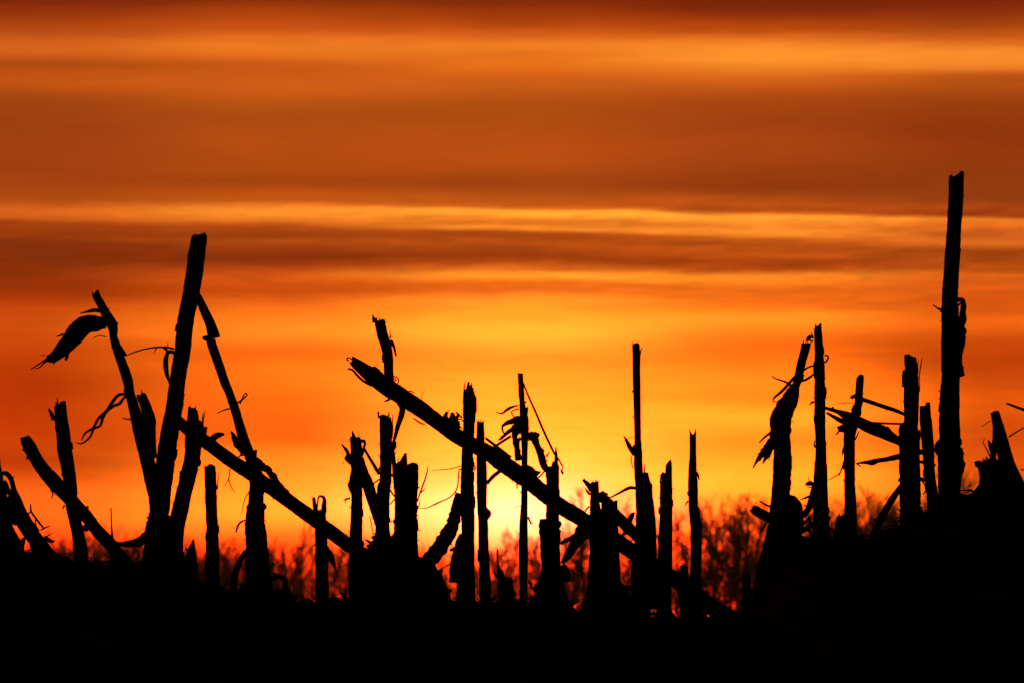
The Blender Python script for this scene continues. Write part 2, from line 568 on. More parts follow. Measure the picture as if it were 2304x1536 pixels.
def stalk(label, cane, Y, jag=None, Y1=None, root=True, name='corn_stalk', cat='corn stalk', extra=(), group=GROUP, fuzz=2, **kw):
    """cane: traced centre line and widths; extra: (kind, points, options) for the parts that hang on it"""
    P = to_ground(cane, Y1 or Y) if root else list(cane)
    foot = at(P[-1][0], P[-1][1], Y1 or Y)
    T = Thing(name, label, cat, foot, group)
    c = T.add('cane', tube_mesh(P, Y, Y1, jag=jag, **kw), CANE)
    T.cane = c
    parts(T, Y, extra)
    # torn fibres standing on the break
    if jag and cane[0][2] > 12 and fuzz:
        a_, b_ = np.array(P[0][:2], float), np.array(P[1][:2], float)
        ax = (a_ - b_) / np.linalg.norm(a_ - b_); sd = np.array([-ax[1], ax[0]])
        for _ in range(3):
            q0 = a_ + sd * P[0][2] * random.uniform(-0.42, 0.42) - ax * 4
            hh = max(jag) * 0.5 + random.uniform(2, 6)
            q1 = q0 + ax * (4 + hh) + sd * random.uniform(-1.5, 1.5)
            T.add('splinter', tube_mesh([(*q0, random.uniform(3, 5)), (*((q0 + q1) / 2), 3), (*q1, 1.2)], Y, sides=5, step=3.0), FIBRE)
    # a few loose fibres lifting off the rind
    Q = catmull(P, 8.0)
    for _ in range(fuzz + 2 if fuzz else 0):
        i = random.randrange(2, max(3, int(len(Q) * 0.8)))
        if i >= len(Q) - 2:
            continue
        q = Q[i]
        s = random.choice((-1, 1))
        w = q[2] * 0.5
        ln = random.uniform(3, 9)
        T.add('fibre', tube_mesh([(q[0] + s * w * 0.8, q[1], 2.4), (q[0] + s * (w + 2), q[1] - ln * 0.5, 1.8), (q[0] + s * (w + random.uniform(1.5, 4)), q[1] - ln, 0.7)],
                                 Y, sides=5, hollow=False), FIBRE)
    if fuzz and cane[0][2] > 12 and len(Q) > 12:
        for _ in range(3):                  # flakes of sheath still clinging to the side of the cane
            i = random.randrange(3, max(4, int(len(Q) * 0.75)))
            q, q2 = Q[i], Q[min(len(Q) - 1, i + random.choice((1, 2, 2, 3)))]
            s = random.choice((-1, 1)); w = random.uniform(3.5, 7)
            up = random.random() < 0.5
            o1, o2 = (1.2, -0.8) if up else (-0.8, 1.2)
            T.add('husk', ribbon_mesh([(q[0] + s * (q[2] * .5 + o1), q[1], w * (0.5 if up else 1)), ((q[0] + q2[0]) / 2 + s * q[2] * .5, (q[1] + q2[1]) / 2, w), (q2[0] + s * (q2[2] * .5 + o2), q2[1], w * (1 if up else 0.5))], Y, jag=0.4, step=2.0), LEAF)
    return T


def parts(T, Y, extra):
    for e in extra:
        kind, P = e[0], e[1]
        o = dict(e[2]) if len(e) > 2 else {}
        dy = o.pop('dY', 0.0)
        if kind in ('leaf', 'husk', 'strip'):
            o.setdefault('jag', {'leaf': 0.16, 'husk': 0.3, 'strip': 0.05}[kind])
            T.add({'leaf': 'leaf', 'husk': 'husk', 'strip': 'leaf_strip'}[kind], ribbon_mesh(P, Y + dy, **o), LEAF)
        elif kind in ('fibre', 'twig', 'splinter'):
            o.setdefault('sides', 6)
            T.add({'twig': 'leaf_midrib', 'fibre': 'fibre', 'splinter': 'splinter'}[kind], tube_mesh(P, Y + dy, hollow=False, step=2.5, **o), FIBRE)
        elif kind in ('sheath', 'prong', 'cane'):
            o.setdefault('lump', 0.07); o.setdefault('rough', 0.06); o.setdefault('step', 3.0)
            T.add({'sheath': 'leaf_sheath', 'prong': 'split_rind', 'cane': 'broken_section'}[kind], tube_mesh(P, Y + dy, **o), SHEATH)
        elif kind == 'node':
            T.add('node', tube_mesh(P, Y + dy, step=1.5, lump=0.1, rough=0.08, **o), CANE)


# ------------------------------------------------------------------ the stubble, left to right
stalk('short stalk cut off by the left edge of the photo, split open near its top',
      [(-6,1036,14),(-6,1060,22),(-4,1085,28),(0,1112,32),(8,1174,38),(20,1215,46),(28,1262,50)], 7.95, jag=[2,6,1,9], extra=[('sheath',[(18,1116,16),(24,1140,26),(33,1168,24),(38,1180,10)]),('husk',[(10,1080,8),(16,1095,10),(22,1112,12)]),('leaf',[(50,1215,16),(44,1232,22),(40,1256,24)])])
stalk('stalk at the far left arching over like a hook and leaning right towards the ground',
      [(4,1064,9),(14,1064,11),(24,1075,12),(30,1096,12),(33,1118,26),(42,1150,34),(61,1185,35),(87,1220,34),(120,1262,33),(160,1305,32)], 7.93, jag=[0,3,0],
      extra=[('twig',[(69,1132,2.5),(70,1149,4.5),(86,1172,5),(98,1187,4)]),('twig',[(92,1192,4.5),(102,1186,4),(112,1182,2.5)]),
             ('twig',[(60,1156,6),(66,1153,4),(71,1150,3)]),('fibre',[(102,1208,3),(112,1202,2.2),(122,1197,1)]),
             ('leaf',[(100,1205,6),(110,1214,9),(118,1217,7),(124,1215,2)]),('strip',[(80,1165,3),(80,1180,4),(88,1194,4)])])
stalk('knobbly stub left of the short upright one, leaning left with a rounded broken head',
      [(57,985,22),(60,992,26),(68,1006,28),(88.5,1044,29),(122,1083,33),(153.6,1117,31),(187.5,1153.6,29),(219,1193,29),(250,1226,30),(276,1258,30),(305,1296,30)], 8.09, jag=[2,5,4,0,3,2],
      extra=[('fibre',[(110,1082,5),(115,1100,5),(119,1110,3.5),(115,1121,1.5)]),('fibre',[(119,1102,3),(126,1110,2),(120,1113,1)]),
             ('node',[(52,1008,8),(58,1014,9),(64,1024,9),(60,1032,6)]),('fibre',[(192,1144,3),(197,1138,4),(199,1143,2)]),
             ('leaf',[(185,1182,10),(190,1187,14),(200,1190,10)])])
stalk('upright short stalk with two splinters on its top, crossing the knobbly leaning stub',
      [(135.4,912,27),(137,925,28),(140.6,958.5,30),(146,1010,33),(153.6,1052,31),(159,1091,29),(161,1130,28),(172,1182,27),(181,1229,30),(186,1290,31)], 8.14, jag=[0,0,3,9,10,9],
      extra=[('splinter',[(130,914,4.5),(129.5,905,4),(128.5,893,1.5)]),('splinter',[(121,944,10),(116,931,9),(109,918,3)]),
             ('fibre',[(145,1135,4),(143,1141,3),(141,1144,4)])])
stalk('thin leaning stalk with a big dead leaf drooping from its top like a bird head',
      [(215.5,662,17),(218,670,18),(224,680,18.5),(230.5,692,19),(242,714,23),(252,731,25),(255,744,21),(255,757,18),(263,784,21),(275,818,22),(286.5,854,23),(292,883,21),(302,919.5,25),(314,971,29),(330,1030,31),(342,1082,33),(352,1120,36),(356,1160,40),(354,1230,46),(352,1290,50)],
      8.12, jag=[1,0,4,8,7], extra=[
      ('leaf',[(240,728,24),(229,727,29),(214,728,38),(199,729,40),(186,735,44),(173,748,45),(163,761,43),(152,774,38),(140,785,34),(128,797,27),(117,805,22),(104,807,14)],{'curl':0.35,'jag':0.07}),
      ('fibre',[(106,806,4),(88,818,3.5),(68,831,2.5)]),('fibre',[(113,806,5),(100,815,4),(89,826,3),(78,829,1.5)]),
      ('fibre',[(142,790,5),(132,805,4),(119,820,2)]),('fibre',[(132,798,3),(125,806,3),(116,813,1.5)]),('leaf',[(152,790,10),(151,798,9),(148,810,5)]),
      ('strip',[(143,751,5),(135,755,4),(126,757,2)]),('fibre',[(101,799,2.5),(90,799,1.5)]),
      ('leaf',[(228,700,9),(214,698,9),(206,699,8.5),(194,702,5),(180,705,2)],{'jag':0.05}),
      ('fibre',[(240,758,2),(230,756,2.2),(221,755.5,2.2),(208,762,1.2)]),
      ('leaf',[(252,722,8),(260,726,8),(264,730,5)]),
      ('sheath',[(262,768,8),(272,784,9),(282,797,7),(286,800,3)]),
      ('strip',[(285,886,6),(266,888,7),(250,908,8),(241,922,7),(222,940,7),(209,962,5.5),(192,973,5),(183,990,2)],{'curl':0.5}),
      ('strip',[(284,888,5),(276,898,6),(268,908,7),(258,911,6),(240,925,6),(232,938,7),(225,957,6),(212,963,5),(201,984,5),(183,997,3.5),(170,994,1.5)],{'curl':0.5,'dY':-0.002}),
      ('leaf',[(296,942,4),(286,942,3.5),(273,939,1.2)]),
      ('sheath',[(318,888,22),(322,898,24),(329,914,25),(335,938,28),(338,964,25),(340,990,22),(345,1030,18)],{'jag':[2,4,0,6,3,0],'dY':-0.012}),
      ('fibre',[(321,886,2),(318,879,1.8),(320,875,1.2)]),('strip',[(348,937,3),(350,950,3.5),(348,964,2.5)]),
      ])
stalk('thickest left stalk, tall and leaning right with a square broken top',
      [(447.5,537,38),(442,578,39.5),(431,656,38.5),(418,721,38),(410.7,786,37.5),(402,838,36.5),(394,900,38.5),(390,929,39.5),(380.5,977.6,42),(371.6,1043,43),(364,1108,44),(357.6,1157,48),(352,1205,56),(348,1290,60)],
      8.0, jag=[0,8,8,9,11,16,5], extra=[
      ('fibre',[(392,785,5),(376,781,4.5),(352,781,4),(326,785,3.4),(305,791,3),(287,798,2.4)]),('fibre',[(377,782,3),(377.5,776,2),(377.5,770,1)]),
      ('fibre',[(352,783,3),(349,788,2.5),(346,793,1.2)]),
      ('leaf',[(396,794,6),(384,791,9),(378,792,8),(373.5,806,11),(373,822,12),(375,838,10),(379,853,6),(384,866,5)],{'jag':0.08}),
      ('strip',[(366,780,6),(374,786,6),(378,795,6)]),
      ('leaf',[(336,1198,14),(328,1206,21),(312,1218,21),(296,1222,18),(280,1224,13),(262,1220,5)],{'curl':0.4}),
      ('fibre',[(340,1160,5),(333,1163,4),(329,1166,2)]),('fibre',[(338,1172,5),(331,1172,3),(329,1178,2)]),('fibre',[(336,1155,4),(334,1152,2)])])
stalk('long fallen stalk slanting down to the right from behind the thickest left stalk',
      [(400,944,22),(412,957,26),(440,978,29),(470,998,31),(511.6,1030,31),(568,1067,32),(625.5,1109,33),(700,1163,32),(741,1194,32),(782,1223.5,32),(812,1244,32),(838,1262,32)],
      8.035, Y1=8.0, jag=[1,0,2,1], extra=[
      ('leaf',[(462,1000,12),(474,992,15),(484,981,14),(494,977,12),(505,976,5)],{'curl':0.4}),
      ('husk',[(575,1030,10),(586,1043,18),(602,1056,16),(614,1070,17),(624,1086,14),(634,1094,12)],{'dY':0.004}),
      ('husk',[(630,1092,5),(640,1099,8),(650,1106,6)]),('fibre',[(636,1094,2),(639,1090,2),(640,1096,1)]),
      ('fibre',[(517,1054,2.5),(515,1075,2.5),(504,1093,1.5)]),('fibre',[(514,1073,2.5),(519,1092,2.5),(528,1106,1.3)]),
      ('fibre',[(613,1118,3),(617,1122,2),(619,1120,1)])])
stalk('bent thin stalk leaning its crooked top against the thickest left stalk, with torn thick base',
      [(443,660,12),(448,672,16),(460,700.5,20),(472,727,23),(479,748,27),(482,761,28)], 8.03, root=False, fuzz=0, jag=[0,1,0], extra=[
      ('node',[(456,762,7),(460,761,12),(468,762,14),(476,763,12)]),
      ('cane',[(474,764,21),(476,772,21.5),(490,812.5,21),(508,864.6,21),(515,880,19.5),(531.5,929,20.5),(545.7,977.6,23),(556,1007,24),(567,1036,28),(574,1062,32),(579,1088,33)],{'lump':0.03,'rough':0.035}),
      ('cane',[(578,1066,31),(579,1088,33),(577,1120,34),(576,1141,36)],{'lump':0.03}),
      ('sheath',[(575,1143,41),(575,1173,46),(576,1205,49),(579,1254,53),(581,1303,57),(582,1370,60)],{'jag':[7,5,0,1,3,2]}),
      ('twig',[(532,908,4),(538,903,4),(549,895,4),(556,887,3.5),(553,883,3),(547,891,3),(540,908,3.5)]),
      ('twig',[(517,918,4),(503,922,3.2),(488,929,1.6)]),
      ('husk',[(548,1018,14),(540,1006,16),(532,994,15),(525,977,10),(519,969,3)],{'curl':0.3}),
      ('husk',[(568,1030,14),(573,1018,12),(577,1010,4)]),('husk',[(570,1030,10),(577,1032,12),(584,1036,5)]),
      ('leaf',[(552,1022,5),(542,1023,4.5),(534,1029,2)],{'jag':0.05}),
      ('fibre',[(562,1103,3),(551,1121,2.6),(543,1157,1.3)]),
      ('leaf',[(552,1169,4),(540,1175,5),(533,1188,5),(531,1198,3)],{'jag':0.06}),('fibre',[(551,1215,2.5),(547,1211,1.5)]),
      ('sheath',[(553,1238,10),(541,1258,13),(531,1285,15),(526,1315,16),(524,1350,16)]),
      ('fibre',[(607,1276,4),(612,1270,4),(616,1263,2)]),
      ('leaf',[(606,1306,9),(618,1298,11),(632,1297,12),(641,1306,12),(643,1322,11),(641,1345,10)],{'curl':0.3}),
      ('node',[(592,1132,8),(597,1139,7),(594,1146,4)])])
stalk('stalk with a crumbling top between the thickest left stalk and the small straight stub',
      [(434,918,23),(433.5,945,28),(434.5,985,37),(432,1026,36),(422,1075,36),(406,1140,38),(394,1192,40),(388,1238,48),(386,1300,52)],
      8.08, jag=[3,4,0,3,-2,-6], extra=[
      ('splinter',[(456,962,5),(457,945,3.5),(462,924,1.5)]),('splinter',[(455,950,3),(456,935,2),(457,924,1)]),
      ('prong',[(458,985,10),(461,970,9),(463,959,8)]),('husk',[(446,945,10),(449,955,14),(450,968,14),(452,985,10)]),
      ('husk',[(445,1025,8),(449,1040,8),(448,1048,4)])])
stalk('torn black spike of a stub low beside the stalk with the crumbling top',
      [(435,1213,4),(435,1220,7),(432,1232,16),(430,1250,26),(432,1290,30)], 8.1, jag=[0,2,0], extra=[('husk',[(424,1240,6),(420,1236,5),(418,1230,2)])])
stalk('small straight stub with split fibres at its right side, left of the thick torn base',
      [(472.5,1052,26),(473.5,1080,26.5),(475.7,1140,25.5),(478,1205,28),(478,1270,31)], 8.3, jag=[4,4,8,9,7,3], extra=[
      ('splinter',[(487,1095,3),(485,1075,2.4),(485,1056,1.2)]),('splinter',[(489,1100,3),(490.5,1080,2.4),(491.5,1063,1.2)]),('splinter',[(483,1085,2.5),(482.5,1060,1.5)])])
stalk('forked stub under the long fallen stalk, its two prongs joined like a hoop',
      [(721,1147,26),(722,1188,28),(724,1253,30),(724.6,1318.5,31)], 8.12, jag=[1,0,2,1], extra=[
      ('prong',[(710,1152,10),(708,1136,9),(706,1122,8),(705,1117,5)]),('prong',[(729,1152,12),(729,1136,11),(730,1124,9),(727,1117,7),(719,1115,5),(715.5,1122,4),(714,1140,3.5),(713,1152,4)]),
      ('leaf',[(734,1232,10),(742,1246,15),(748,1262,12),(757,1284,2)],{'jag':0.08})])
stalk('stub with spiky crown and flap of rind, left of the narrow stub with upright fibres',
      [(799,984,24),(801.5,1006,27),(802.5,1030,28.5),(803,1058,27),(800,1084,31),(802.5,1110,27),(802,1162,28),(800.6,1214,31),(801,1290,34)],
      8.0, jag=[-2,2,0,1,-1], extra=[
      ('splinter',[(797,986,11),(795,978,8),(792,968,2)]),('splinter',[(791,992,6),(790,985,5),(789,981,3)]),
      ('splinter',[(785,1024,9),(779,1011,8),(773,1004,5),(768,996,2)]),
      ('husk',[(800,1044,20),(792,1036,20),(784,1030,16),(776,1026,9)]),('husk',[(800,1078,14),(791,1084,14),(788,1096,10),(793,1108,6)]),
      ('leaf',[(810,992,10),(819,991,7),(821,997,6),(818,1010,6),(816,1024,3)]),
      ('twig',[(818,1006,6),(830,1026,7),(842,1046,8),(854,1066,9)]),('husk',[(840,1044,4),(846,1055,8),(853,1066,6)]),
      ('cane',[(808,1030,22),(816,1058,26),(828,1090,27),(846,1145,25),(864,1196,25),(882,1245,25)],{'dY':0.025}),
      ('fibre',[(788,1120,5),(778,1122,4),(773,1126,2)]),('fibre',[(779,1123,2.5),(776,1132,1.5)]),('fibre',[(789,985,1.8),(783,993,1.2)]),
      ('fibre',[(775,1037,2),(770,1044,1)])])
stalk('tall narrow stub with upright fibres on top, left of the pair of thick stubs',
      [(867,934,27),(867.2,960,28.5),(867.5,992.5,29),(867,1080,27),(863,1097,31),(862,1136,29),(860,1183,33),(862,1250,40)],
      8.05, jag=[0,2,2,1,-8,-14], extra=[
      ('splinter',[(853,940,5),(851,930,4),(850,925,2.5),(854,929,2)]),('splinter',[(876,962,3.5),(875.5,940,3),(875,925,2.5)]),('splinter',[(883,962,3.5),(883,945,2.6),(884,930,1.5)]),
      ('prong',[(880,985,8),(881,970,8),(883,955,5)]),('fibre',[(882,1002,6),(881,1008,6),(883,1013,3)]),
      ('twig',[(840,1087,4),(848,1081,4),(856,1076,4)]),('twig',[(876,1058,4),(884,1070,4),(883,1040,3)]),
      ('fibre',[(876,1098,4),(884,1111,4),(890,1118,3)]),('fibre',[(877,1134,3),(888,1122,3)]),('fibre',[(875,1174,2.5),(888,1171,2)]),
      ('fibre',[(832,1160,2),(836,1180,2.4),(840,1206,1.8)]),('twig',[(880,1005,6),(884,1020,7),(888,1040,6),(884,1062,4)])])
stalk('left of two thick stubs side by side, with a pointed break',
      [(901.5,1042,29),(902,1056,33),(902.5,1100,34.5),(903.5,1136,33),(904,1185,36),(904,1262,38)], 7.985, jag=[-6,1,2,9,17,24,24])
stalk('right of two thick stubs side by side, with rounded break and thin twig',
      [(929,1048,25),(928,1062,27),(927,1100,27.5),(925,1136,27),(925,1185,29),(926,1262,31)], 8.01, jag=[2,6,9,9,7,4], extra=[
      ('twig',[(939,1128,3),(946,1105,3.6),(956,1078,3.6),(961,1060,3),(963.5,1046,1.4)]),('twig',[(945,1107,4),(951,1103,3),(957,1097,1.5)]),
      ('fibre',[(940,1145,2.6),(944,1132,2.2),(945.5,1121,1.2)]),('fibre',[(938,1192,3),(947,1193,1.5)]),('fibre',[(939,1097,5),(944,1095,3)]),('fibre',[(938,1160,3),(941,1157,2)])])
stalk('thin upright spike left of the thickest left stalk, before a blurred tree', [(249.5,1141,2.5),(250,1150,3.2),(251,1180,3.6),(252,1205,6),(253,1240,9)], 8.12, jag=[0,1,0], fuzz=0, sides=7)
# the big fallen stalk and what leans on it
stalk('biggest fallen stalk, slanting right and down across the middle of the stubble',
      [(795,813,20),(802,818,24),(829,839,33),(868,868,40),(905,892,40),(946.5,919,38.5),(983,947.5,35),(1037,985,34),(1097,1017,36),(1126,1037,39),(1188,1080,40),(1240,1122,37),(1279.5,1149,37),(1318.5,1172,36),(1400,1224,36),(1500,1291,37),(1600,1362,36),(1668,1409,36)],
      7.93, Y1=7.95, jag=[1,6,2,9,8], extra=[
      ('strip',[(782,829,4),(792,831,5),(808,848,6),(820,858,6),(836,868,4)],{'curl':0.3}),('fibre',[(784,812,4),(780,806,4),(786,804,3),(792,809,3)]),
      ('husk',[(838,826,6),(844,829,10),(852,836,10),(862,842,6)]),('fibre',[(848,824,1.5),(849,816,1)]),
      ('twig',[(884,846,3.5),(893,848,3),(897,857,3),(893,863,2)]),('fibre',[(884,850,3),(891,853,3),(887,858,2.5)]),('fibre',[(886,860,3),(892,863,2)]),
      ('fibre',[(920,878,3),(927,880,3),(932,884,3)]),('fibre',[(949,897,2),(949,888,1.6),(953,881,1.2),(957,878,0.8)]),
      ('leaf',[(877,897,6),(871,900,5),(864,903,2)]),
      ('husk',[(988,960,16),(991,950,16),(995,938,9)],{'jag':0.5}),('husk',[(1000,966,18),(1003,948,18),(1003,934,13),(1006,925,5)],{'jag':0.5,'dY':0.004}),('husk',[(1012,972,18),(1014,952,18),(1018,934,14),(1016,927,5)],{'jag':0.5,'dY':0.002}),('husk',[(1020,972,14),(1024,950,14),(1028,936,8),(1031,930,3)],{'jag':0.5,'dY':0.006}),('husk',[(1028,976,14),(1031,960,12),(1033,946,5)],{'jag':0.5}),('fibre',[(1006,935,3),(1008,926,2),(1012,921,1)]),
      ('fibre',[(1026,926,4),(1032,932,5),(1040,940,4)]),('fibre',[(1026,944,4),(1036,942,3),(1044,948,3)]),('fibre',[(1026,952,4),(1034,958,4),(1040,964,3)]),('twig',[(1024,956,5),(1032,966,5),(1042,972,4)]),
      ('strip',[(1092,984,6),(1110,998,7),(1126,1010,7),(1150,1028,6)],{'dY':-0.008}),
      ('leaf',[(1184,1048,10),(1193,1056,17),(1202,1063,15),(1212,1062,8),(1217,1060,2)],{'jag':0.04}),
      ('leaf',[(1196,1065,10),(1202,1072,8),(1210,1066,3)]),
      ('fibre',[(1203,1077,4),(1212,1072,3.6),(1220,1065,3.4),(1226,1057,3)]),
      ('fibre',[(1164,1084,4),(1163,1092,3.5),(1164,1099,2)]),('fibre',[(1162,1083,3),(1155,1080,2.5),(1151,1082,1.5)]),
      ('strip',[(930,940,3),(945,950,4),(956,954,3)]),
      ('husk',[(1000,975,4),(1014,984,8),(1030,992,6)])])
stalk('short stub with a jagged slanted tip standing on the biggest fallen stalk',
      [(853,722,22),(857,738,24.5),(860.5,753,25),(869,779,24),(873.5,805,22.5),(874.5,835,21.5),(877,860,21),(890,890,16),(905,915,14),(904,930,14),(896,955,11.5),(889,982,8),(884,1002,7),(886,1030,9),(890,1075,12)],
      7.965, jag=[14,4,-2,2,0,3], extra=[
      ('splinter',[(842,726,9),(840,716,6),(838.5,708,2)]),('splinter',[(866,735,3.5),(866.5,725,3),(866,717,2)]),
      ('leaf',[(877,766,9),(882,771,9),(887,782,6),(891,801,4)],{'jag':0.08}),('fibre',[(879,762,3),(878,752,2.4),(877,744,1)]),('fibre',[(876,760,2),(880,755,1.5),(883,758,1)])])
stalk('tall stalk with a frayed brush of fibres on top, crossed by the biggest fallen stalk',
      [(1055.5,876,21),(1055.7,884,25),(1056,893,28.5),(1055,956,27),(1051.6,1034,27),(1051.6,1099.5,31),(1053,1164.6,29.5),(1053,1202,30),(1051.6,1254,34),(1049,1310,42)],
      7.965, jag=[-2,3,1,4,0,-4], extra=[
      ('splinter',[(1043,900,4),(1044,880,4),(1045.5,858,1.6)]),('splinter',[(1052,882,7),(1053.5,868,7),(1054.5,858,5)]),('splinter',[(1057,880,5),(1059,868,4),(1061,860,2)]),
      ('splinter',[(1061,884,5),(1062,872,4),(1061,864,2)]),('splinter',[(1047,884,4),(1048,874,3)]),('splinter',[(1065,890,5),(1066,882,4),(1064,876,2)]),
      ('strip',[(1066,886,4),(1070,894,5),(1070,915,4),(1068,950,3)]),
      ('twig',[(1067,1040,4),(1064,1048,4),(1068,1058,3)]),('fibre',[(1063,1025,3),(1067,1045,3),(1070,1055,3)]),
      ('fibre',[(1040,1046,2.6),(1020,1052,2.2),(1000,1055,2),(970,1057,1)]),
      ('fibre',[(1039,1054,3.6),(1033,1056,3.2),(1030,1090,3.2),(1024,1106,3.2),(1008,1120,3),(985,1130,3),(960,1142,2.4),(945,1143,1.4)]),('fibre',[(1006,1121,2),(990,1129,1.6),(975,1137,1)]),
      ('husk',[(1034,1108,18),(1030,1125,22),(1026,1150,27),(1018,1180,31),(1004,1206,36),(987,1234,36),(968,1256,36),(946,1272,28)],{'curl':0.5,'dY':-0.01,'jag':0.2}),
      ('fibre',[(1000,1200,5),(993,1203,4),(988,1206,2)]),
      ('sheath',[(1042,1203,18),(1036,1225,26),(1032,1258,36),(1030,1310,40)],{'jag':[0,3,6]}),
      ('twig',[(986,1283,3),(1000,1275,3),(1020,1264,3)]),('twig',[(1012,1238,7),(1022,1233,8),(1028,1230,6)])])
stalk('straight flat-topped stalk close on the right of the one with the frayed brush',
      [(1081,948,16.5),(1081.5,1008,20),(1084,1060,23.5),(1084,1110,23),(1084,1140,21.5),(1087,1176,22),(1089,1254,24),(1092,1332,26)],
      7.985, jag=[0,1,-1,0,1], extra=[
      ('splinter',[(1074,952,3),(1073.5,943,1.5)]),('leaf',[(1094,1146,6),(1100,1150,9),(1101,1158,8),(1095,1168,5)]),('fibre',[(1098,1150,3),(1104,1150,1.5)]),
      ('twig',[(1095,1087,8),(1110,1070,9),(1127,1057,9)]),('twig',[(1108,1008,6),(1126,995,6),(1150,980,6)]),('fibre',[(1076,1256,3),(1072,1258,2)])])
stalk('thin straight stalk hung with curled leaves and one long straw, right of the flat-topped one',
      [(1171,839,11.5),(1173,878,13),(1175,905,13),(1176.5,918,15),(1179.5,946,20),(1181,966,19),(1180.5,982,16),(1180.5,1034,13.5),(1180,1099.5,14),(1179.5,1138.5,15),(1178.5,1165,17),(1178,1202,19.5),(1178,1254,19.5),(1178,1320,17.5)],
      7.99, jag=[1,0.5,0,0,-1], fuzz=1, extra=[
      ('twig',[(1177,860,4),(1188,888,4.5),(1206,928,5),(1222,966,5.5),(1238,1000,5.5),(1248,1020,5),(1258,1034,4),(1264,1046,3)]),
      ('fibre',[(1262,1040,3),(1266,1048,3),(1265,1055,2.4),(1261,1055,2)]),('leaf',[(1262,1056,3),(1265,1061,6),(1267,1066,3)]),
      ('leaf',[(1168,911,3),(1157,913,4.5),(1147,917,7),(1139,922,6),(1129,929,4),(1116,926,1.6)],{'jag':0.05}),
      ('twig',[(1168,919,3.2),(1158,921,3),(1151,927,3),(1158,940,3)]),
      ('leaf',[(1181,905,5),(1184,903,4)]),('prong',[(1184,930,8),(1186,920,6),(1187,914,3)]),
      ('leaf',[(1178,944,14),(1166,942,16),(1155,946,14),(1142,950,11),(1132,956,6)],{'curl':0.5}),
      ('strip',[(1133,953,6),(1130,962,5),(1132,970,4),(1137,976,3)]),
      ('leaf',[(1178,956,30),(1168,960,30),(1158,966,24),(1150,970,14)],{'curl':0.4,'dY':0.004}),
      ('leaf',[(1168,957,10),(1152,965,10),(1138,975,8),(1128,985,7),(1120,990,2)]),
      ('leaf',[(1156,970,12),(1160,994,13),(1164,1012,14),(1167,1035,17)],{'curl':0.4}),
      ('leaf',[(1172,984,8),(1167,990,7),(1166,1010,6),(1172,1026,4)]),('fibre',[(1166,976,4),(1162,980,4),(1164,985,3)]),
      ('fibre',[(1172,1030,4),(1173,1024,2)]),
      ('fibre',[(1188,1162,5),(1193,1173,4),(1199,1178,1.5)]),('fibre',[(1193,1174,3),(1195,1180,1.5)]),('fibre',[(1189,1168,3),(1190,1160,2)]),
      ('fibre',[(1173,1137,1.5),(1165,1138,1.2),(1156,1144,0.8)])])
stalk('bent torn piece of stalk hanging right of the thin stalk with curled leaves',
      [(1187,984,16),(1196,979,20),(1203,986,19),(1207,998,15),(1213,1012,15),(1219,1028,17),(1224,1046,16),(1232,1058,14)], 7.98, root=False, name='corn_stalk_piece', cat='stalk piece', jag=[1,0,1], group=None, extra=[
      ('prong',[(1200,985,14),(1206,978,16),(1209,972,15)],{'jag':[1,0,2]}),('prong',[(1214,1020,14),(1219,1012,13),(1222,1009,10)]),
      ('twig',[(1230,1028,3.5),(1233,1020,3),(1236,1015,2)]),('twig',[(1231,1026,3),(1229,1020,2)])])
stalk('thick stub with one tall splinter, right of the hanging bent piece, its lower sheath swollen',
      [(1243.5,1051,31),(1243.5,1099.5,29),(1243.5,1138.5,28),(1243.5,1166,30),(1243.5,1200,32),(1243.5,1250,34),(1243,1320,38)],
      7.97, jag=[0,2,4,3,6,5,3], extra=[
      ('splinter',[(1251,1054,11),(1251.5,1030,8),(1251,1012,4.5),(1250.5,1004,2)]),('splinter',[(1244,1052,9),(1244.5,1042,6),(1246,1036,3)]),
      ('sheath',[(1236,1167,44),(1236.5,1189,48),(1236.5,1215,46),(1237,1241,45),(1239,1275,38),(1238,1300,50),(1236,1340,62)],{'jag':[0,2,5],'lump':0.12,'rough':0.1}),
      ('fibre',[(1258,1172,5),(1262,1178,5),(1258,1186,3)]),
      ('twig',[(1260,1222,8),(1272,1216,9),(1290,1206,9),(1306,1194,8)]),
      ('leaf',[(1316,1176,20),(1308,1192,27),(1293,1223,23),(1279.5,1247,19),(1264,1267,8)],{'curl':0.4}),
      ('twig',[(1324,1204,8),(1312,1215,8),(1300,1230,6)]),('fibre',[(1276,1272,3),(1275,1282,2)]),('husk',[(1262,1272,20),(1272,1290,20),(1276,1310,22)])])
stalk('flat-topped stub with a side chip pointing left, beside the wide ragged stub',
      [(1338,1084,17.5),(1338,1124,21),(1340,1150,26),(1342,1176,33),(1345,1254,37),(1344,1301,42),(1341,1352,50)], 7.965, jag=[0,1,2,1,3], extra=[
      ('splinter',[(1332,1102,15),(1324,1090,12),(1316,1082,9),(1311,1078,4)]),('splinter',[(1316,1084,5),(1315,1077,3),(1314,1074,1.5)]),
      ('splinter',[(1328,1112,6),(1321,1104,5),(1317,1097,2)]),('fibre',[(1326,1138,4),(1320,1144,4),(1315,1152,3)])])
stalk('wide ragged stub next to the flat-topped stub, capped with a torn husk',
      [(1371,1129,36),(1372.5,1176,38),(1375,1241,36),(1376,1306,42)], 8.0, jag=[-3,-2,2,1,2,5], extra=[
      ('husk',[(1350,1106,12),(1356,1116,22),(1364,1126,26),(1374,1134,20)]),('leaf',[(1355,1104,5),(1360,1112,9),(1367,1124,8)],{'jag':0.06}),
      ('cane',[(1372,1144,22),(1384,1157,26),(1414,1187,27),(1440,1212,26)],{'dY':0.03}),
      ('twig',[(1398,1206,6),(1408,1196,7),(1416,1187,7)]),
      ('leaf',[(1412,1186,8),(1417,1168,13),(1424,1156,10),(1428,1152,4)])])
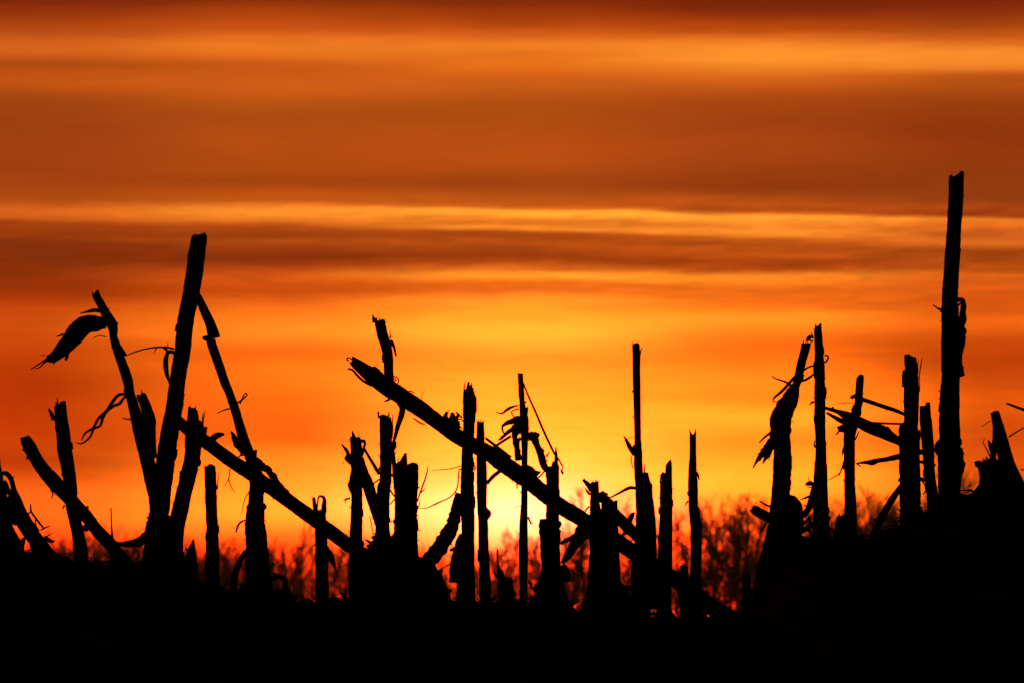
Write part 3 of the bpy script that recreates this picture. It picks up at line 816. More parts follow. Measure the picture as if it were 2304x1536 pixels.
stalk('slim tall straight stalk right of centre, with split shoulder low on its right side',
      [(1431,776,17.5),(1432,844,18),(1433.6,922,16.5),(1435,987,16),(1435,1000,18),(1435,1013,20),(1436.5,1052,20.5),(1440,1105,22),(1443,1160,26),(1444,1220,36),(1442,1290,44),(1441,1370,48)],
      8.02, jag=[0,2,5,4,4,0], extra=[
      ('strip',[(1439.5,822,3),(1440,800,3),(1443.5,782,2.6)]),('node',[(1424,878,4),(1423,880,4),(1425,882,3)]),
      ('leaf',[(1428,1022,11),(1419,1008,11),(1412,995,9),(1408,987,6),(1403,980,2)],{'jag':0.05}),('fibre',[(1408,989,2),(1403,991,1)]),('fibre',[(1410,987,1.5),(1423,981,1.3),(1426,986,1.2)]),
      ('strip',[(1421,1024,2),(1420,1034,2.6),(1424,1052,2)]),
      ('sheath',[(1453,1064,12),(1455,1082,17),(1457,1092,21),(1458,1120,24),(1461,1150,26),(1463,1202,30),(1462,1280,34),(1462,1370,38)],{'jag':[0,2,3,3,1],'dY':0.006}),
      ('splinter',[(1449.5,1064,4),(1450,1050,3),(1450,1042,1.5)]),('splinter',[(1467,1096,3),(1467,1086,1.5)]),
      ('leaf',[(1430,1097,7),(1418,1096,8),(1406,1101,7),(1395,1107,5.5),(1380,1115,4),(1369,1121,3)],{'jag':0.04}),('fibre',[(1372,1119,3),(1367,1117,2.5),(1364,1121,2.5),(1369,1124,2)])])
stalk('stub broken in steps to a point on its right, between two slim tall stalks',
      [(1503.5,1062,14),(1502.5,1074,20),(1499,1086,27),(1498.5,1131,29),(1498,1165,29.5),(1497.5,1202,31),(1495,1300,34)], 8.06, jag=[-8,0,10,16,20,26], extra=[
      ('prong',[(1504,1070,16),(1505,1052,15),(1506,1042,11),(1509,1033,3)],{'lump':0.03}),('prong',[(1492,1078,10),(1492,1068,12),(1495,1062,8)]),('husk',[(1486,1066,0.8),(1486,1080,4),(1485,1086,3)]),
      ('husk',[(1483,1138,2),(1483,1148,5),(1484,1156,3)])])
stalk('slim stalk with a notched top standing before the distant thicket, last before the open gap',
      [(1559.4,976,14.5),(1559.4,1000,15),(1559.2,1026.5,15.5),(1558.6,1058,19),(1560,1089,22.5),(1560.5,1138,22),(1562.5,1160,23),(1567,1180,28),(1567,1195,27.5),(1566.5,1254,24),(1565,1327,28)],
      7.99, jag=[4,2,-2,0,3], extra=[
      ('splinter',[(1553,980,3),(1553,972,2.6),(1550,966,2)]),('splinter',[(1564.5,978,4),(1565,968,3),(1564.5,964,1.5)]),
      ('strip',[(1568,1060,3),(1571,1068,5),(1573,1079,3)]),('leaf',[(1549,1126,5),(1545,1130,4),(1541,1138,1.5)]),('splinter',[(1572,1160,4),(1573,1148,3),(1572,1138,1.5)])])
stalk('low flat-topped stub in the gap before the distant thicket', [(1680,1289,20),(1680,1330,22),(1682,1380,24)], 8.2, jag=[0,1,0,2])
stalk('low rough stub at the foot of the slim stalk with the notched top', [(1538,1272,16),(1540,1300,24),(1542,1345,28)], 8.04, jag=[0,3,2,6])
stalk('needle-thin spike with a chipped stub at its foot, low in the bright centre', [(1119,1236,3.5),(1120,1262,5),(1123,1310,6)], 8.1, jag=[0,1,0], fuzz=0, extra=[
      ('leaf',[(1110,1285,3),(1115,1292,5),(1122,1302,7)]),('prong',[(1128,1330,20),(1128,1300,15),(1127,1281,10)])])
stalk('low ragged stub with fine bristles in the bright centre, left of the curled-leaf stalk', [(1142,1303,20),(1143,1320,26),(1144,1350,30)], 8.12, jag=[2,0,6,1,5], extra=[
      ('fibre',[(1150,1306,3),(1151,1298,2)]),('fibre',[(1153,1320,3),(1154,1304,2)]),('leaf',[(1188,1312,5),(1193,1308,7),(1196,1316,5),(1193,1325,3)]),('fibre',[(1188,1304,3),(1194,1301,2)])])
# right group
stalk('stalk with bulging bent waist and torn leaves hanging left, beside the pointed tall stalk',
      [(1814,774,20.5),(1811,788,20.5),(1802,822,19.5),(1794,857,19),(1790,868,18.5),(1786,882,25),(1779,903,33),(1768,918,37),(1759,931,40),(1757,947,41),(1756,973,42),(1759,990,39),(1761,1005,38),(1761,1038.5,43),(1758,1077.6,41),(1756,1127,43),(1758,1160,56),(1765,1200,72),(1770,1270,90)],
      8.1, jag=[0,0,2,3,5], lump=0.05, extra=[
      ('leaf',[(1745,975,18),(1737,991,21),(1725,1008,22),(1716,1018,18),(1709,1028,12),(1701,1040,8),(1694,1052,3)],{'jag':0.35}),
      ('leaf',[(1736,1004,16),(1727,1022,12),(1720,1034,7),(1716,1042,3)],{'jag':0.35}),('fibre',[(1733,1016,4),(1732,1026,3),(1729,1034,1.5)]),('twig',[(1742,968,7),(1729,976,6),(1718,985,5),(1708,995,3)]),
      ('twig',[(1789,846,6),(1780,856,7),(1770,868,7.5),(1755,883,6.5),(1743,893,5),(1739,900,3),(1743,903,2.4),(1750,902,2)]),
      ('twig',[(1776,862,5),(1766,858,4.5),(1752,853,3.6),(1743,850,3),(1735,844,1.6)]),
      ('twig',[(1808,833,4.5),(1818,826,4.5),(1833,821,4.5)]),('leaf',[(1802,857,5),(1812,854,6),(1822,848,6),(1833,839,4)],{'jag':0.05}),
      ('leaf',[(1815,768,6),(1820,760,9),(1826,757,8),(1830,760,5)]),('fibre',[(1829,762,3),(1828,754,2.6),(1824,746,1.6)]),('fibre',[(1818,766,3),(1812,767,1.5)]),('fibre',[(1822,764,4),(1826,768,4),(1830,766,3)]),
      ('fibre',[(1781,945,2),(1787,950,1.2)]),('husk',[(1777,960,5),(1779,966,6),(1777,975,5)]),('husk',[(1748,915,5),(1740,928,8),(1736,945,9),(1736,962,8)]),('sheath',[(1785,871,17),(1779,890,33),(1769,912,40),(1758,945,44),(1755,972,43),(1760,1000,38)],{'lump':0.14,'rough':0.12,'jag':[7,2,0,1]}),('fibre',[(1764,905,4),(1759,899,3),(1757,893,1.5)]),('fibre',[(1738,950,4),(1733,946,2.5),(1731,940,1.2)]),
      ('sheath',[(1764,1117,18),(1777,1127,34),(1784,1140,42),(1787,1160,41),(1788,1195,42)],{'flat':0.6,'lump':0.12,'jag':[2,5,0]}),
      ('leaf',[(1740,1180,26),(1732,1210,22),(1722,1250,22),(1713,1290,24),(1708,1330,24),(1706,1380,22)],{'curl':0.4}),
      ('leaf',[(1748,1190,20),(1742,1215,26),(1736,1245,24),(1730,1280,22)],{'curl':0.5}),
      ('fibre',[(1727,1173,4),(1717,1188,4),(1712,1194,3),(1709,1203,1.5)])])
stalk('short length of cut straw lying across the foot of the stalk with the bulging waist',
      [(1693,1143,16),(1700,1147,22),(1720,1158,23),(1742,1169,24),(1775,1186,25),(1800,1200,25)], 8.04, root=False, jag=[4,0,3,-2,3], name='corn_stalk_piece', cat='stalk piece', group=None, extra=[
      ('splinter',[(1736,1140,5),(1722,1134,4.5),(1709,1126,3)]),('fibre',[(1704,1132,2),(1699,1129,1)])])
stalk('tall straight stalk with a pointed slanting top, right of the stalk with the bulging waist',
      [(1840,741,18),(1840.5,755,18.5),(1842,778,19),(1844,817,21.5),(1844.7,869,24),(1844.5,920,25.5),(1844,940,26.5),(1846,973.4,23.5),(1847,1025.5,25.5),(1846.6,1050,29),(1846.6,1064.6,30.5),(1846,1116,33),(1848,1181,36),(1850,1250,38)],
      8.05, jag=[0,3,6,9,12,15], extra=[
      ('twig',[(1855,800,3.5),(1861,799,4),(1863.5,804,4),(1860,811,4.5),(1855,816,4)]),
      ('leaf',[(1832,903,5),(1826,905,4.5),(1821,911,2)]),('fibre',[(1857,879,4),(1859,880,3)]),
      ('leaf',[(1832,1090,8),(1824,1086,11),(1818,1087,10),(1812,1089,5)],{'jag':0.1}),('fibre',[(1822,1083,2.4),(1820,1076,2),(1818,1070,1)]),('fibre',[(1830,1094,4),(1822,1095,3),(1816,1093,2)]),
      ('leaf',[(1830,1117,6),(1822,1116,7),(1812,1119,5),(1800,1124,2)],{'jag':0.05}),
      ('husk',[(1830,1095,8),(1827,1115,14),(1823,1134,16),(1814,1152,14),(1808,1163,10)],{'curl':0.5}),
      ('twig',[(1824,1160,7),(1816,1170,8),(1808,1178,9)]),('twig',[(1817,1138,2.5),(1812,1134,2.2),(1809,1140,2)]),('leaf',[(1826,1176,14),(1812,1190,12),(1800,1198,8)]),
      ('husk',[(1832,812,2.5),(1832,830,5),(1833,850,3)]),('husk',[(1833,990,2.5),(1832,1000,4),(1834,1006,2.5)]),('leaf',[(1866,1160,4),(1868,1163,4),(1866,1170,3)])])
stalk('slender stalk with a rounded top and a thin waist, holding up a broad fallen straw',
      [(1936,846,16),(1935,857,17.5),(1933,887.5,17),(1931,910,17.5),(1927,925,20),(1921,943,28),(1915,962,27),(1912,978,25.5),(1911.7,1000,25),(1911.7,1038.5,25),(1912,1090.6,25.5),(1913.7,1142,27),(1914,1202,28),(1914,1270,30)],
      8.12, jag=[-3,2,5,4,3,-2], extra=[
      ('husk',[(1926,888,9),(1919,892,9),(1914,895,6)]),('fibre',[(1920,906,2),(1908,905,2),(1896,906.5,2),(1880,908,1.2)]),
      ('leaf',[(1925,905,4),(1922,914,7),(1917,924,8)]),
      ('husk',[(1908,966,20),(1898,962,20),(1890,963,18),(1885,965,12)],{'jag':0.5}),('fibre',[(1888,968,4),(1884,974,4),(1881,978,2)]),('fibre',[(1887,962,3),(1884,958,2)]),
      ('twig',[(1924,989,3),(1928,980,3.4),(1933,969,2.4)]),('twig',[(1926,984,3),(1930,975,2.4)]),
      ('leaf',[(1900,1000,4),(1897,1012,5),(1895,1023,2.4)]),('twig',[(1899,1036,4),(1895,1050,3.6),(1889,1064,3.2),(1876,1072,2.6),(1864,1079,1.6)]),('fibre',[(1890,1064,2.4),(1889,1070,1.5)])])
stalk('small low stub tucked against the left foot of the slender rounded stalk',
      [(1891,1160.5,17),(1889.5,1178,20),(1889,1200,23),(1890,1250,26)], 8.06, jag=[-4,0,2,4], extra=[('fibre',[(1894,1160,2.5),(1898,1156,2)])])
stalk('broad fallen straw with a forked left end, resting on the slender rounded stalk',
      [(1858,917,7),(1868,920,9),(1885,925,11),(1902,933,20),(1920,942,25),(1950,957,28),(1980,970,28),(2005,982,24),(2022,992,18),(2032,1000,14)], 8.13, root=False, name='fallen_straw', cat='straw', group='straws lying across the right stalks', jag=[1,0,2], extra=[
      ('cane',[(1859,927,5),(1872,934,8),(1890,944,11),(1905,950,12)]),
      ('leaf',[(1872,914,4),(1876,919,5),(1872,922,3)]),
      ('twig',[(1950,944,3.4),(1960,949,4),(1980,951,5),(2010,952,5),(2036,953,5)]),('twig',[(1974,953,2.4),(1990,958,3),(2002,967,3.4)]),('twig',[(1996,958,3),(2008,972,4),(2022,984,4)])])
stalk('uppermost thin straw between the slender rounded stalk and the thick frayed post',
      [(1936,895,9),(1945,899,10),(1965,906,9.5),(1988,914,10),(2010,921,9.5),(2026,927,8),(2040,934,6)], 8.14, root=False, name='fallen_straw', cat='straw', group='straws lying across the right stalks', lump=0.1, rough=0.08, fuzz=0)
stalk('lowest pointed straw between the slender rounded stalk and the thick frayed post',
      [(1925,1042,2.5),(1938,1040,6),(1955,1038.5,10),(1975,1035,11.5),(1995,1032,12),(2024,1026,14),(2060,1018,14),(2095,1012,10),(2112,1010,8)], 8.13, root=False, name='fallen_straw', cat='straw', group='straws lying across the right stalks', lump=0.08, rough=0.07, fuzz=0, extra=[
      ('leaf',[(1928,1043,3),(1934,1046,3),(1938,1049,1.2)]),('husk',[(1950,1040,6),(1962,1042,8),(1974,1040,6)]),
      ('twig',[(2066,1037,6),(2085,1040,8),(2105,1046,6)]),('twig',[(2062,1074,8),(2074,1077,9),(2092,1083,7)]),('twig',[(2074,1080,4),(2081,1090,4),(2084,1106,3)])])
stalk('thick post with a stepped frayed top, left of the tallest stalk',
      [(2045,806,18),(2050,814,25),(2050,843,31),(2050.5,880,35),(2050,945,33),(2049,953,34),(2045,966,46),(2046,1025.5,48),(2046.7,1090.6,48),(2048.5,1142,48),(2050,1210,50)],
      8.1, jag=[6,9,10,3,3,0], extra=[
      ('prong',[(2041,822,13),(2040.5,808,13),(2040.5,797,13)],{'jag':[0,1,2,8]}),('prong',[(2055,822,14),(2055.5,808,12),(2056,802,11)],{'jag':[0,1,3]}),('prong',[(2061,850,8),(2063,832,7),(2063,817,6)]),
      ('prong',[(2033,870,8),(2033,845,8),(2034,832,6)]),
      ('splinter',[(2068,850,2.6),(2070,832,2.6),(2073,815,2.4),(2074.5,804,1.4)]),('splinter',[(2069,880,2.4),(2069,850,2)]),('splinter',[(2065,816,2),(2066,808,1.2)]),
      ('leaf',[(2030,952,6),(2027,960,8),(2024,968,6)]),
      ('twig',[(2066,979,3.5),(2072,982,3),(2075,985,2)])])
stalk('narrow post with forked top between the thick frayed post and the tallest stalk',
      [(2079,915,19),(2082,935,25),(2083.7,960,25.5),(2087.6,1012.5,25),(2091.5,1064.6,24),(2098,1116,26),(2102,1170,28)], 8.16, jag=[3,4,2,4,2], extra=[
      ('prong',[(2090,935,10),(2088.5,915,10),(2088,904,9.5)]),('strip',[(2095,940,3),(2098,975,3),(2100,1000,2.4)]),('twig',[(2077,1112,3),(2083,1103,3),(2088,1092,2)])])
stalk('tallest stalk of all, near the right edge, with a ragged loop of leaf',
      [(2152,402,33),(2151,420,33.5),(2150,464,33),(2146,516,31.5),(2143,568,33),(2139.5,620,34),(2137,672.5,36),(2137,698.5,38.5),(2136.6,726,38),(2138,778,41),(2139,843,41),(2136.6,882,44),(2136,934,46),(2136,986.5,47),(2134.5,1025.5,48),(2136,1064.6,49),(2136,1100,50),(2137,1170,54)],
      7.85, jag=[6,0,5,9,12,18,16], extra=[
      ('splinter',[(2119,697,7),(2112,695,5),(2106,691,3),(2099,686,2.6)]),('fibre',[(2119,700,4),(2114,703,2)]),
      ('leaf',[(2148,676,11),(2160,674,11),(2167,677,11),(2168,688,13),(2166,705,15),(2165,728,18)],{'jag':0.22}),('twig',[(2154,688,5),(2161,683,5),(2168,680,4)]),
      ('leaf',[(2166,712,14),(2161,735,24),(2159,760,28),(2155,785,26),(2154,812,20),(2158,832,20),(2163,847,15)],{'curl':0.4,'jag':0.3}),
      ('fibre',[(2172,745,4),(2176,747,2)]),
      ('husk',[(2150,1006,26),(2157,1030,26),(2162,1052,18),(2158,1072,12),(2156,1090,16)],{'curl':0.5}),('husk',[(2158,985,10),(2160,997,9),(2156,1003,6)]),
      ('husk',[(2116,994,14),(2110,1000,12),(2107,1010,10),(2110,1022,8)]),('husk',[(2156,1092,8),(2160,1095,7),(2156,1102,6)])])
stalk('short thick stick leaning right against the thick frayed post at its foot',
      [(2028,1092,12),(2021,1102,14),(2003,1129,16.5),(1990,1153,17),(1978,1176,16.5),(1964,1206,17)], 8.2, jag=[0,0,1], extra=[('node',[(1976,1166,8),(1970,1168,8),(1965,1169,6)])])
stalk('soft-edged leaning stalk with a blunt top close to the camera at the right edge',
      [(2238,927,20),(2242,942,22),(2248,968,27),(2254,998,32),(2263,1030,33),(2277,1066,34),(2292,1112,44)], 6.8, jag=[0,3,3,2], fuzz=0, extra=[
      ('fibre',[(2230,945,2.4),(2220,951,2),(2210,959,1.2)]),('husk',[(2236,965,6),(2238,985,9),(2244,1000,8)]),
      ('twig',[(2270,982,4),(2285,972,3.6),(2320,952,3)])])
stalk('broad low stump with a flared splintered rim, under the soft-edged leaning stalk',
      [(2219,1036,46),(2221,1042,50),(2229,1056,58),(2236,1072,62),(2238,1110,63),(2239,1170,66)], 7.6, jag=[3,1,2,4,3,5], extra=[
      ('husk',[(2206,1045,18),(2199,1042,16),(2193,1043,10)],{'jag':0.4}),('leaf',[(2232,1016,10),(2227,998,8),(2223,989,3)]),
      ('prong',[(2234,1036,16),(2236,1005,12),(2237,985,8)]),
      ('twig',[(2229,1030,3),(2222,1015,2.6),(2215,1000,2.2),(2212,992,1.8),(2216,985,1.2)]),('fibre',[(2228,1026,2.4),(2218,1004,1.8)]),
      ('splinter',[(2222,1036,5),(2219,1026,4)]),('splinter',[(2215,1036,4),(2212,1030,3)])])
stalk('small torn spike between the tallest stalk and the broad low stump',
      [(2163,1112,6),(2170,1119,9),(2180,1128,12),(2190,1140,16)], 7.9, jag=[0,3,0], extra=[('leaf',[(2176,1122,8),(2184,1116,4)])])
stalk('thin straw poking in from the right edge of the photo, above the soft-edged leaning stalk',
      [(2263,906.5,3),(2272,909,5),(2290,916,6),(2312,924,7),(2350,938,9),(2380,960,11),(2395,1010,13),(2400,1080,15)], 7.2, fuzz=0, sides=8)
stalk('stub mostly outside the right edge of the photo, with one thin twig pointing left',
      [(2345,1040,28),(2346,1080,29),(2348,1170,32)], 7.3, jag=[0,4,1,6], extra=[('twig',[(2296,1055,3),(2312,1057,3.6),(2340,1060,4)])])


# ------------------------------------------------------------------ heaps of crop trash between the stalks
def heap(label, prof, Y, depth):
    SEED[0] += 1
    xs = np.arange(prof[0][0], prof[-1][0] + 1, 3.0)
    ys = np.interp(xs, [p[0] for p in prof], [p[1] for p in prof])
    V, F = [], []
    m = 15
    for i, (x, y) in enumerate(zip(xs, ys)):
        y += 6.0 * nz(x / 5.0) + 10 * nz(x / 15.0, 4)
        top = at(x, y, Y)
        e = min(1.0, min(i, len(xs) - 1 - i) / 4.0)
        for k in range(m):
            s = -1 + 2 * k / (m - 1)
            yy = Y + s * depth * (0.5 + 0.5 * e) + 0.006 * nz(x / 12.0, s * 3)
            g = zg(top.x, yy) - 0.02
            f = math.cos(s * math.pi / 2) ** 0.8 if abs(s) < 0.999 else 0.0
            z = g + max(0.0, top.z - g) * f
            if 0 < k < m - 1:
                z += 0.009 * nz(x / 9.0, s * 5 + 2)
            V.append(Vector((top.x, yy, z)))
    for i in range(len(xs) - 1):
        for k in range(m - 1):
            F.append((i * m + k, (i + 1) * m + k, (i + 1) * m + k + 1, i * m + k + 1))
    mid = V[(len(xs) // 2) * m + m // 2]
    T = Thing('trash_heap', label, 'heap', (mid.x, Y, zg(mid.x, Y)), 'heaps of dead leaves and soil')
    T.add('leaf_mass', (V, F), TRASH)
    for _ in range(int(len(xs) / 2.2)):
        i = random.randrange(2, len(xs) - 2)
        x, y = xs[i], ys[i]
        a = random.uniform(-2.6, -0.5); ln = random.uniform(10, 30)
        w = random.uniform(5, 11)
        T.add('leaf', ribbon_mesh([(x, y + 6, w), (x + math.cos(a) * ln * .5, y + 4 + math.sin(a) * ln * .25, w), (x + math.cos(a) * ln, y + 4 + math.sin(a) * ln * .4, 1.5)],
                                  Y - random.uniform(0, depth * .5), curl=0.4, jag=0.25), LEAF)


heap('heap of dead leaves around the feet of the pair of thick stubs', [(808,1320),(818,1260),(828,1226),(842,1208),(862,1200),(886,1206),(930,1250),(946,1258),(975,1274),(990,1288),(1000,1306),(1010,1340),(1018,1368)], 8.02, 0.05)
heap('heap of dead leaves under the thick stub with one tall splinter', [(1190,1375),(1202,1335),(1214,1308),(1230,1292),(1256,1294),(1266,1306),(1272,1330),(1286,1356),(1294,1384)], 8.0, 0.04)
heap('heap of dead leaves under the wide ragged stub', [(1300,1385),(1314,1362),(1326,1328),(1342,1304),(1398,1306),(1412,1325),(1424,1372)], 8.02, 0.04)
heap('heap of trash at the foot of the stalk with the bulging waist', [(1694,1400),(1708,1345),(1722,1290),(1738,1225),(1765,1204),(1800,1208),(1850,1214),(1905,1218),(1940,1240)], 8.1, 0.06)
heap('heap of trash around the foot of the thickest left stalk', [(300,1330),(318,1270),(340,1240),(400,1240),(428,1262),(446,1300),(460,1345)], 8.05, 0.05)
heap('low heap of trash at the foot of the bent thin stalk', [(505,1365),(530,1330),(560,1315),(600,1322),(640,1335),(660,1365)], 8.07, 0.04)

# loose leaf bits lying on the soil
V, F = [], []
rt = random.Random(21)
for _ in range(5200):
    y = 6.7 + 2.3 * rt.random() ** 0.8
    x = rt.uniform(-1.05, 1.05)
    g = zg(x, y)
    a = rt.uniform(0, 6.28); ln = rt.uniform(0.008, 0.05); w = rt.uniform(0.0015, 0.006)
    d = Vector((math.cos(a), math.sin(a), rt.uniform(-0.1, 0.35))); s = Vector((-math.sin(a), math.cos(a), rt.uniform(-.5, .5)))
    c = Vector((x, y, g + 0.002)); b = len(V)
    for i, (t, ww) in enumerate(((-.5, .5), (0, 1), (.5, .3))):
        p = c + d * (t * ln) + Vector((0, 0, 0.003 if i == 1 else 0))
        V += [p - s * (ww * w), p + s * (ww * w)]
    F += [(b, b + 1, b + 3, b + 2), (b + 2, b + 3, b + 5, b + 4)]
for _ in range(650):                       # shreds that stand up out of the litter
    y = rt.gauss(8.0, 0.22)
    x = rt.uniform(-0.95, 0.95)
    g = zg(x, y) - 0.004
    a = rt.uniform(0, 6.28); ln = rt.uniform(0.01, 0.042); w = rt.uniform(0.0012, 0.0055)
    d = Vector((math.cos(a) * 0.7, math.sin(a) * 0.5, rt.uniform(0.2, 1.0))); sd = Vector((rt.uniform(.4, 1), rt.uniform(-.5, .5), rt.uniform(-.4, .4)))
    b = len(V)
    for t, ww in ((0, .7), (.5, 1), (1, .25)):
        p = Vector((x, y, g)) + d * (t * ln) + Vector((0, 0, -0.006 * t * t))
        V += [p - sd * (ww * w), p + sd * (ww * w)]
    F += [(b, b + 1, b + 3, b + 2), (b + 2, b + 3, b + 5, b + 4)]
o = mesh_obj('crop_residue', V, F, TRASH)
o['kind'] = 'stuff'
o['label'] = 'bits of dead corn leaf strewn over the dark soil'

# ------------------------------------------------------------------ bare trees far beyond the field
def bare_tree(seed, spread=0.5, fork=0.25, nb=14, bushy=1.0):
    """unit-height leafless tree as trunk segments and twig segments"""
    R = random.Random(seed)
    trunk, crown = [], []

    def grow(p, d, L, r, depth, n, store):
        pts = [p]
        for i in range(n):
            d = (d + Vector((R.gauss(0, .12), R.gauss(0, .12), 0.06 if depth else 0.0))).normalized()
            q = pts[-1] + d * (L / n)
            store.append((pts[-1], q, r * (1 - i / n * .75), r * (1 - (i + 1) / n * .75)))
            pts.append(q)
        return pts, d

    def child(p, d, ang):
        ax = d.cross(Vector((R.gauss(0, 1), R.gauss(0, 1), R.gauss(0, 1)))).normalized()
        from mathutils import Quaternion
        v = Quaternion(ax, ang) @ d
        return v

    pts, d = grow(Vector((0, 0, 0)), Vector((R.gauss(0, .05), R.gauss(0, .05), 1)).normalized(), 0.92, 0.014, 0, 9, trunk)
    for b in range(nb):
        t = fork + (0.97 - fork) * (b + R.random()) / nb
        i = min(8, int(t * 9)); p = pts[i].lerp(pts[i + 1], t * 9 - i)
        L1 = spread * (1.05 - t * 0.75) * R.uniform(.7, 1.15) * 0.75
        p1, d1 = grow(p, child(p, Vector((0, 0, 1)), R.uniform(.45, .95)), L1, 0.0058 * (1.15 - t * .6), 1, 4, crown)
        for c in range(int(6 * bushy)):
            t1 = R.uniform(.25, 1); j = min(3, int(t1 * 4)); q = p1[j].lerp(p1[j + 1], t1 * 4 - j)
            p2, d2 = grow(q, child(q, (p1[-1] - p1[0]).normalized(), R.uniform(.3, .8)), L1 * R.uniform(.3, .6), 0.0031, 2, 3, crown)
            for e in range(int(4 * bushy)):
                t2 = R.uniform(.2, 1); k = min(2, int(t2 * 3)); w = p2[k].lerp(p2[k + 1], t2 * 3 - k)
                grow(w, child(w, (p2[-1] - p2[0]).normalized(), R.uniform(.3, .8)), L1 * R.uniform(.15, .32), 0.0019, 3, 2, crown)
    return trunk, crown


def segs_to_arrays(segs, sides=3):
    P0 = np.array([s[0] for s in segs]); P1 = np.array([s[1] for s in segs])
    r0 = np.array([s[2] for s in segs]); r1 = np.array([s[3] for s in segs])
    t = P1 - P0
    t /= np.maximum(1e-9, np.linalg.norm(t, axis=1))[:, None]
    ref = np.where(np.abs(t[:, 2:3]) > 0.9, np.array([[1., 0, 0]]), np.array([[0, 0, 1.]]))
    n = np.cross(t, ref); n /= np.linalg.norm(n, axis=1)[:, None]
    b = np.cross(t, n)
    vs = []
    for P, r in ((P0, r0), (P1, r1)):
        for k in range(sides):
            a = 2 * math.pi * k / sides
            vs.append(P + (n * math.cos(a) + b * math.sin(a)) * r[:, None])
    Vv = np.stack(vs, 1).reshape(-1, 3)
    base = np.arange(len(segs))[:, None] * (2 * sides)
    Fq = []
    for k in range(sides):
        k2 = (k + 1) % sides
        Fq.append(base + np.array([[k, k2, sides + k2, sides + k]]))
    return Vv, np.stack(Fq, 1).reshape(-1, 4)


def np_mesh(name, Vv, Fq, mat):
    me = bpy.data.meshes.new(name)
    me.vertices.add(len(Vv)); me.vertices.foreach_set('co', Vv.astype(np.float32).ravel())
    me.loops.add(Fq.size); me.loops.foreach_set('vertex_index', Fq.astype(np.int32).ravel())
    me.polygons.add(len(Fq)); me.polygons.foreach_set('loop_start', np.arange(0, Fq.size, 4, dtype=np.int32))
    me.update(calc_edges=True)
    me.materials.append(mat)
    return me


KINDS = {'round': (11, .62, .18, 16, 1.15), 'tall': (23, .36, .3, 16, 1.0), 'slim': (37, .24, .35, 14, .8), 'spread': (41, .55, .25, 16, 1.0), 'wispy': (53, .42, .4, 12, .7), 'tall2': (61, .38, .22, 16, 1.0)}
VAR = {}
for kname, (sd, spr, fk, nb, bu) in KINDS.items():
    tr, cr = bare_tree(sd, spr, fk, nb, bu)
    VAR[kname] = (np_mesh('trunk', *segs_to_arrays(tr, 6), BARK), np_mesh('crown', *segs_to_arrays(cr, 3), BARK), tr, cr)


def tree(px, top, Y, kind, label, rot):
    x = (px - 1152) * K * Y
    zb = float(ground_base(x, Y)) - 0.05
    h = at(px, top, Y).z - zb
    e = bpy.data.objects.new('bare_tree', None)
    e.empty_display_size = 0.3
    e.location = (x, Y, zb); e.rotation_euler = (0, 0, rot); e.scale = (h, h, h)
    e['label'] = label; e['category'] = 'tree'; e['group'] = 'bare trees far beyond the field'
    COL.objects.link(e)
    for nme, me in zip(('trunk', 'crown'), VAR[kind][:2]):
        c = bpy.data.objects.new(nme, me); COL.objects.link(c); c.parent = e


TREES = [
 (262,1160,215,'wispy','blurred wispy tree behind the knobbly leaning stub at the left'),
 (214,1192,225,'round','blurred low tree right behind the foot of the upright short stalk with two splinters'),
 (120,1198,230,'round','blurred low tree behind the stalk that arches like a hook'),
 (452,1222,225,'spread','dim tree between the crumbling-topped stalk and the small straight stub'),
 (518,1196,228,'spread','blurred tree between the small straight stub and the thick torn base'),
 (672,1168,212,'round','broad round-crowned tree in the gap left of the forked stub'),
 (632,1205,228,'tall','thin tree just right of the thick torn base'),
 (762,1178,220,'spread','dark tree in the gap between the forked stub and the spiky-crowned stub'),
 (962,1206,226,'wispy','faint tree right of the pair of thick stubs'),
 (1108,1190,218,'slim','faint slim tree in the bright gap right of the straight flat-topped stalk'),
 (1138,1176,222,'tall','tree in the bright gap just left of the curled-leaf thin stalk'),
 (1162,1200,232,'spread','low tree hard against the left side of the curled-leaf thin stalk'),
 (1205,1180,222,'tall2','tree in the narrow gap between the curled-leaf thin stalk and the swollen sheath'),
 (1294,1076,216,'tall','tree above the lower half of the biggest fallen stalk, left of the flat-topped stub'),
 (1268,1120,226,'tall2','shorter tree just right of the thick stub with one tall splinter'),
 (1404,1108,220,'spread','tree behind the leaf that joins the ragged stub and the slim tall stalk'),
 (1478,1130,226,'slim','faint tree in the slit left of the stub broken off in steps'),
 (1532,1140,218,'tall2','tree in the gap between the stepped stub and the notched slim stalk'),
 (1590,1118,214,'tall','first tree of the thicket right of the notched slim stalk'),
 (1618,1096,222,'spread','spreading tree in the left half of the thicket right of the notched slim stalk'),
 (1642,1104,216,'tall2','tall dark tree in the middle of the open thicket'),
 (1664,1088,224,'tall','tallest tree in the middle of the open thicket'),
 (1690,1102,216,'wispy','tree of the thicket just left of the cut straw at the bulging stalk'),
 (1716,1098,226,'spread','spreading tree between the open thicket and the bulging stalk'),
 (1796,1108,220,'tall','faint tree in the gap between the bulging stalk and the pointed tall stalk'),
 (1880,1110,222,'tall2','faint tree in the gap between the pointed tall stalk and the slender rounded stalk'),
 (1938,1106,218,'spread','faint tree just right of the slender rounded stalk'),
 (1968,1092,226,'tall','tree in the middle of the gap left of the thick frayed post'),
 (2004,1064,220,'tall2','taller tree behind the leaning stick at the thick frayed post'),
 (2082,1080,224,'slim','tree seen through the slit left of the tallest stalk'),
 (2176,1044,216,'spread','tree just right of the foot of the tallest stalk'),
 (2198,1028,224,'wispy','wispy tree left of the broad low stump'),
 (2288,1085,222,'tall','tree at the right edge behind the leaning soft-edged stalk'),
]
rr = random.Random(5)
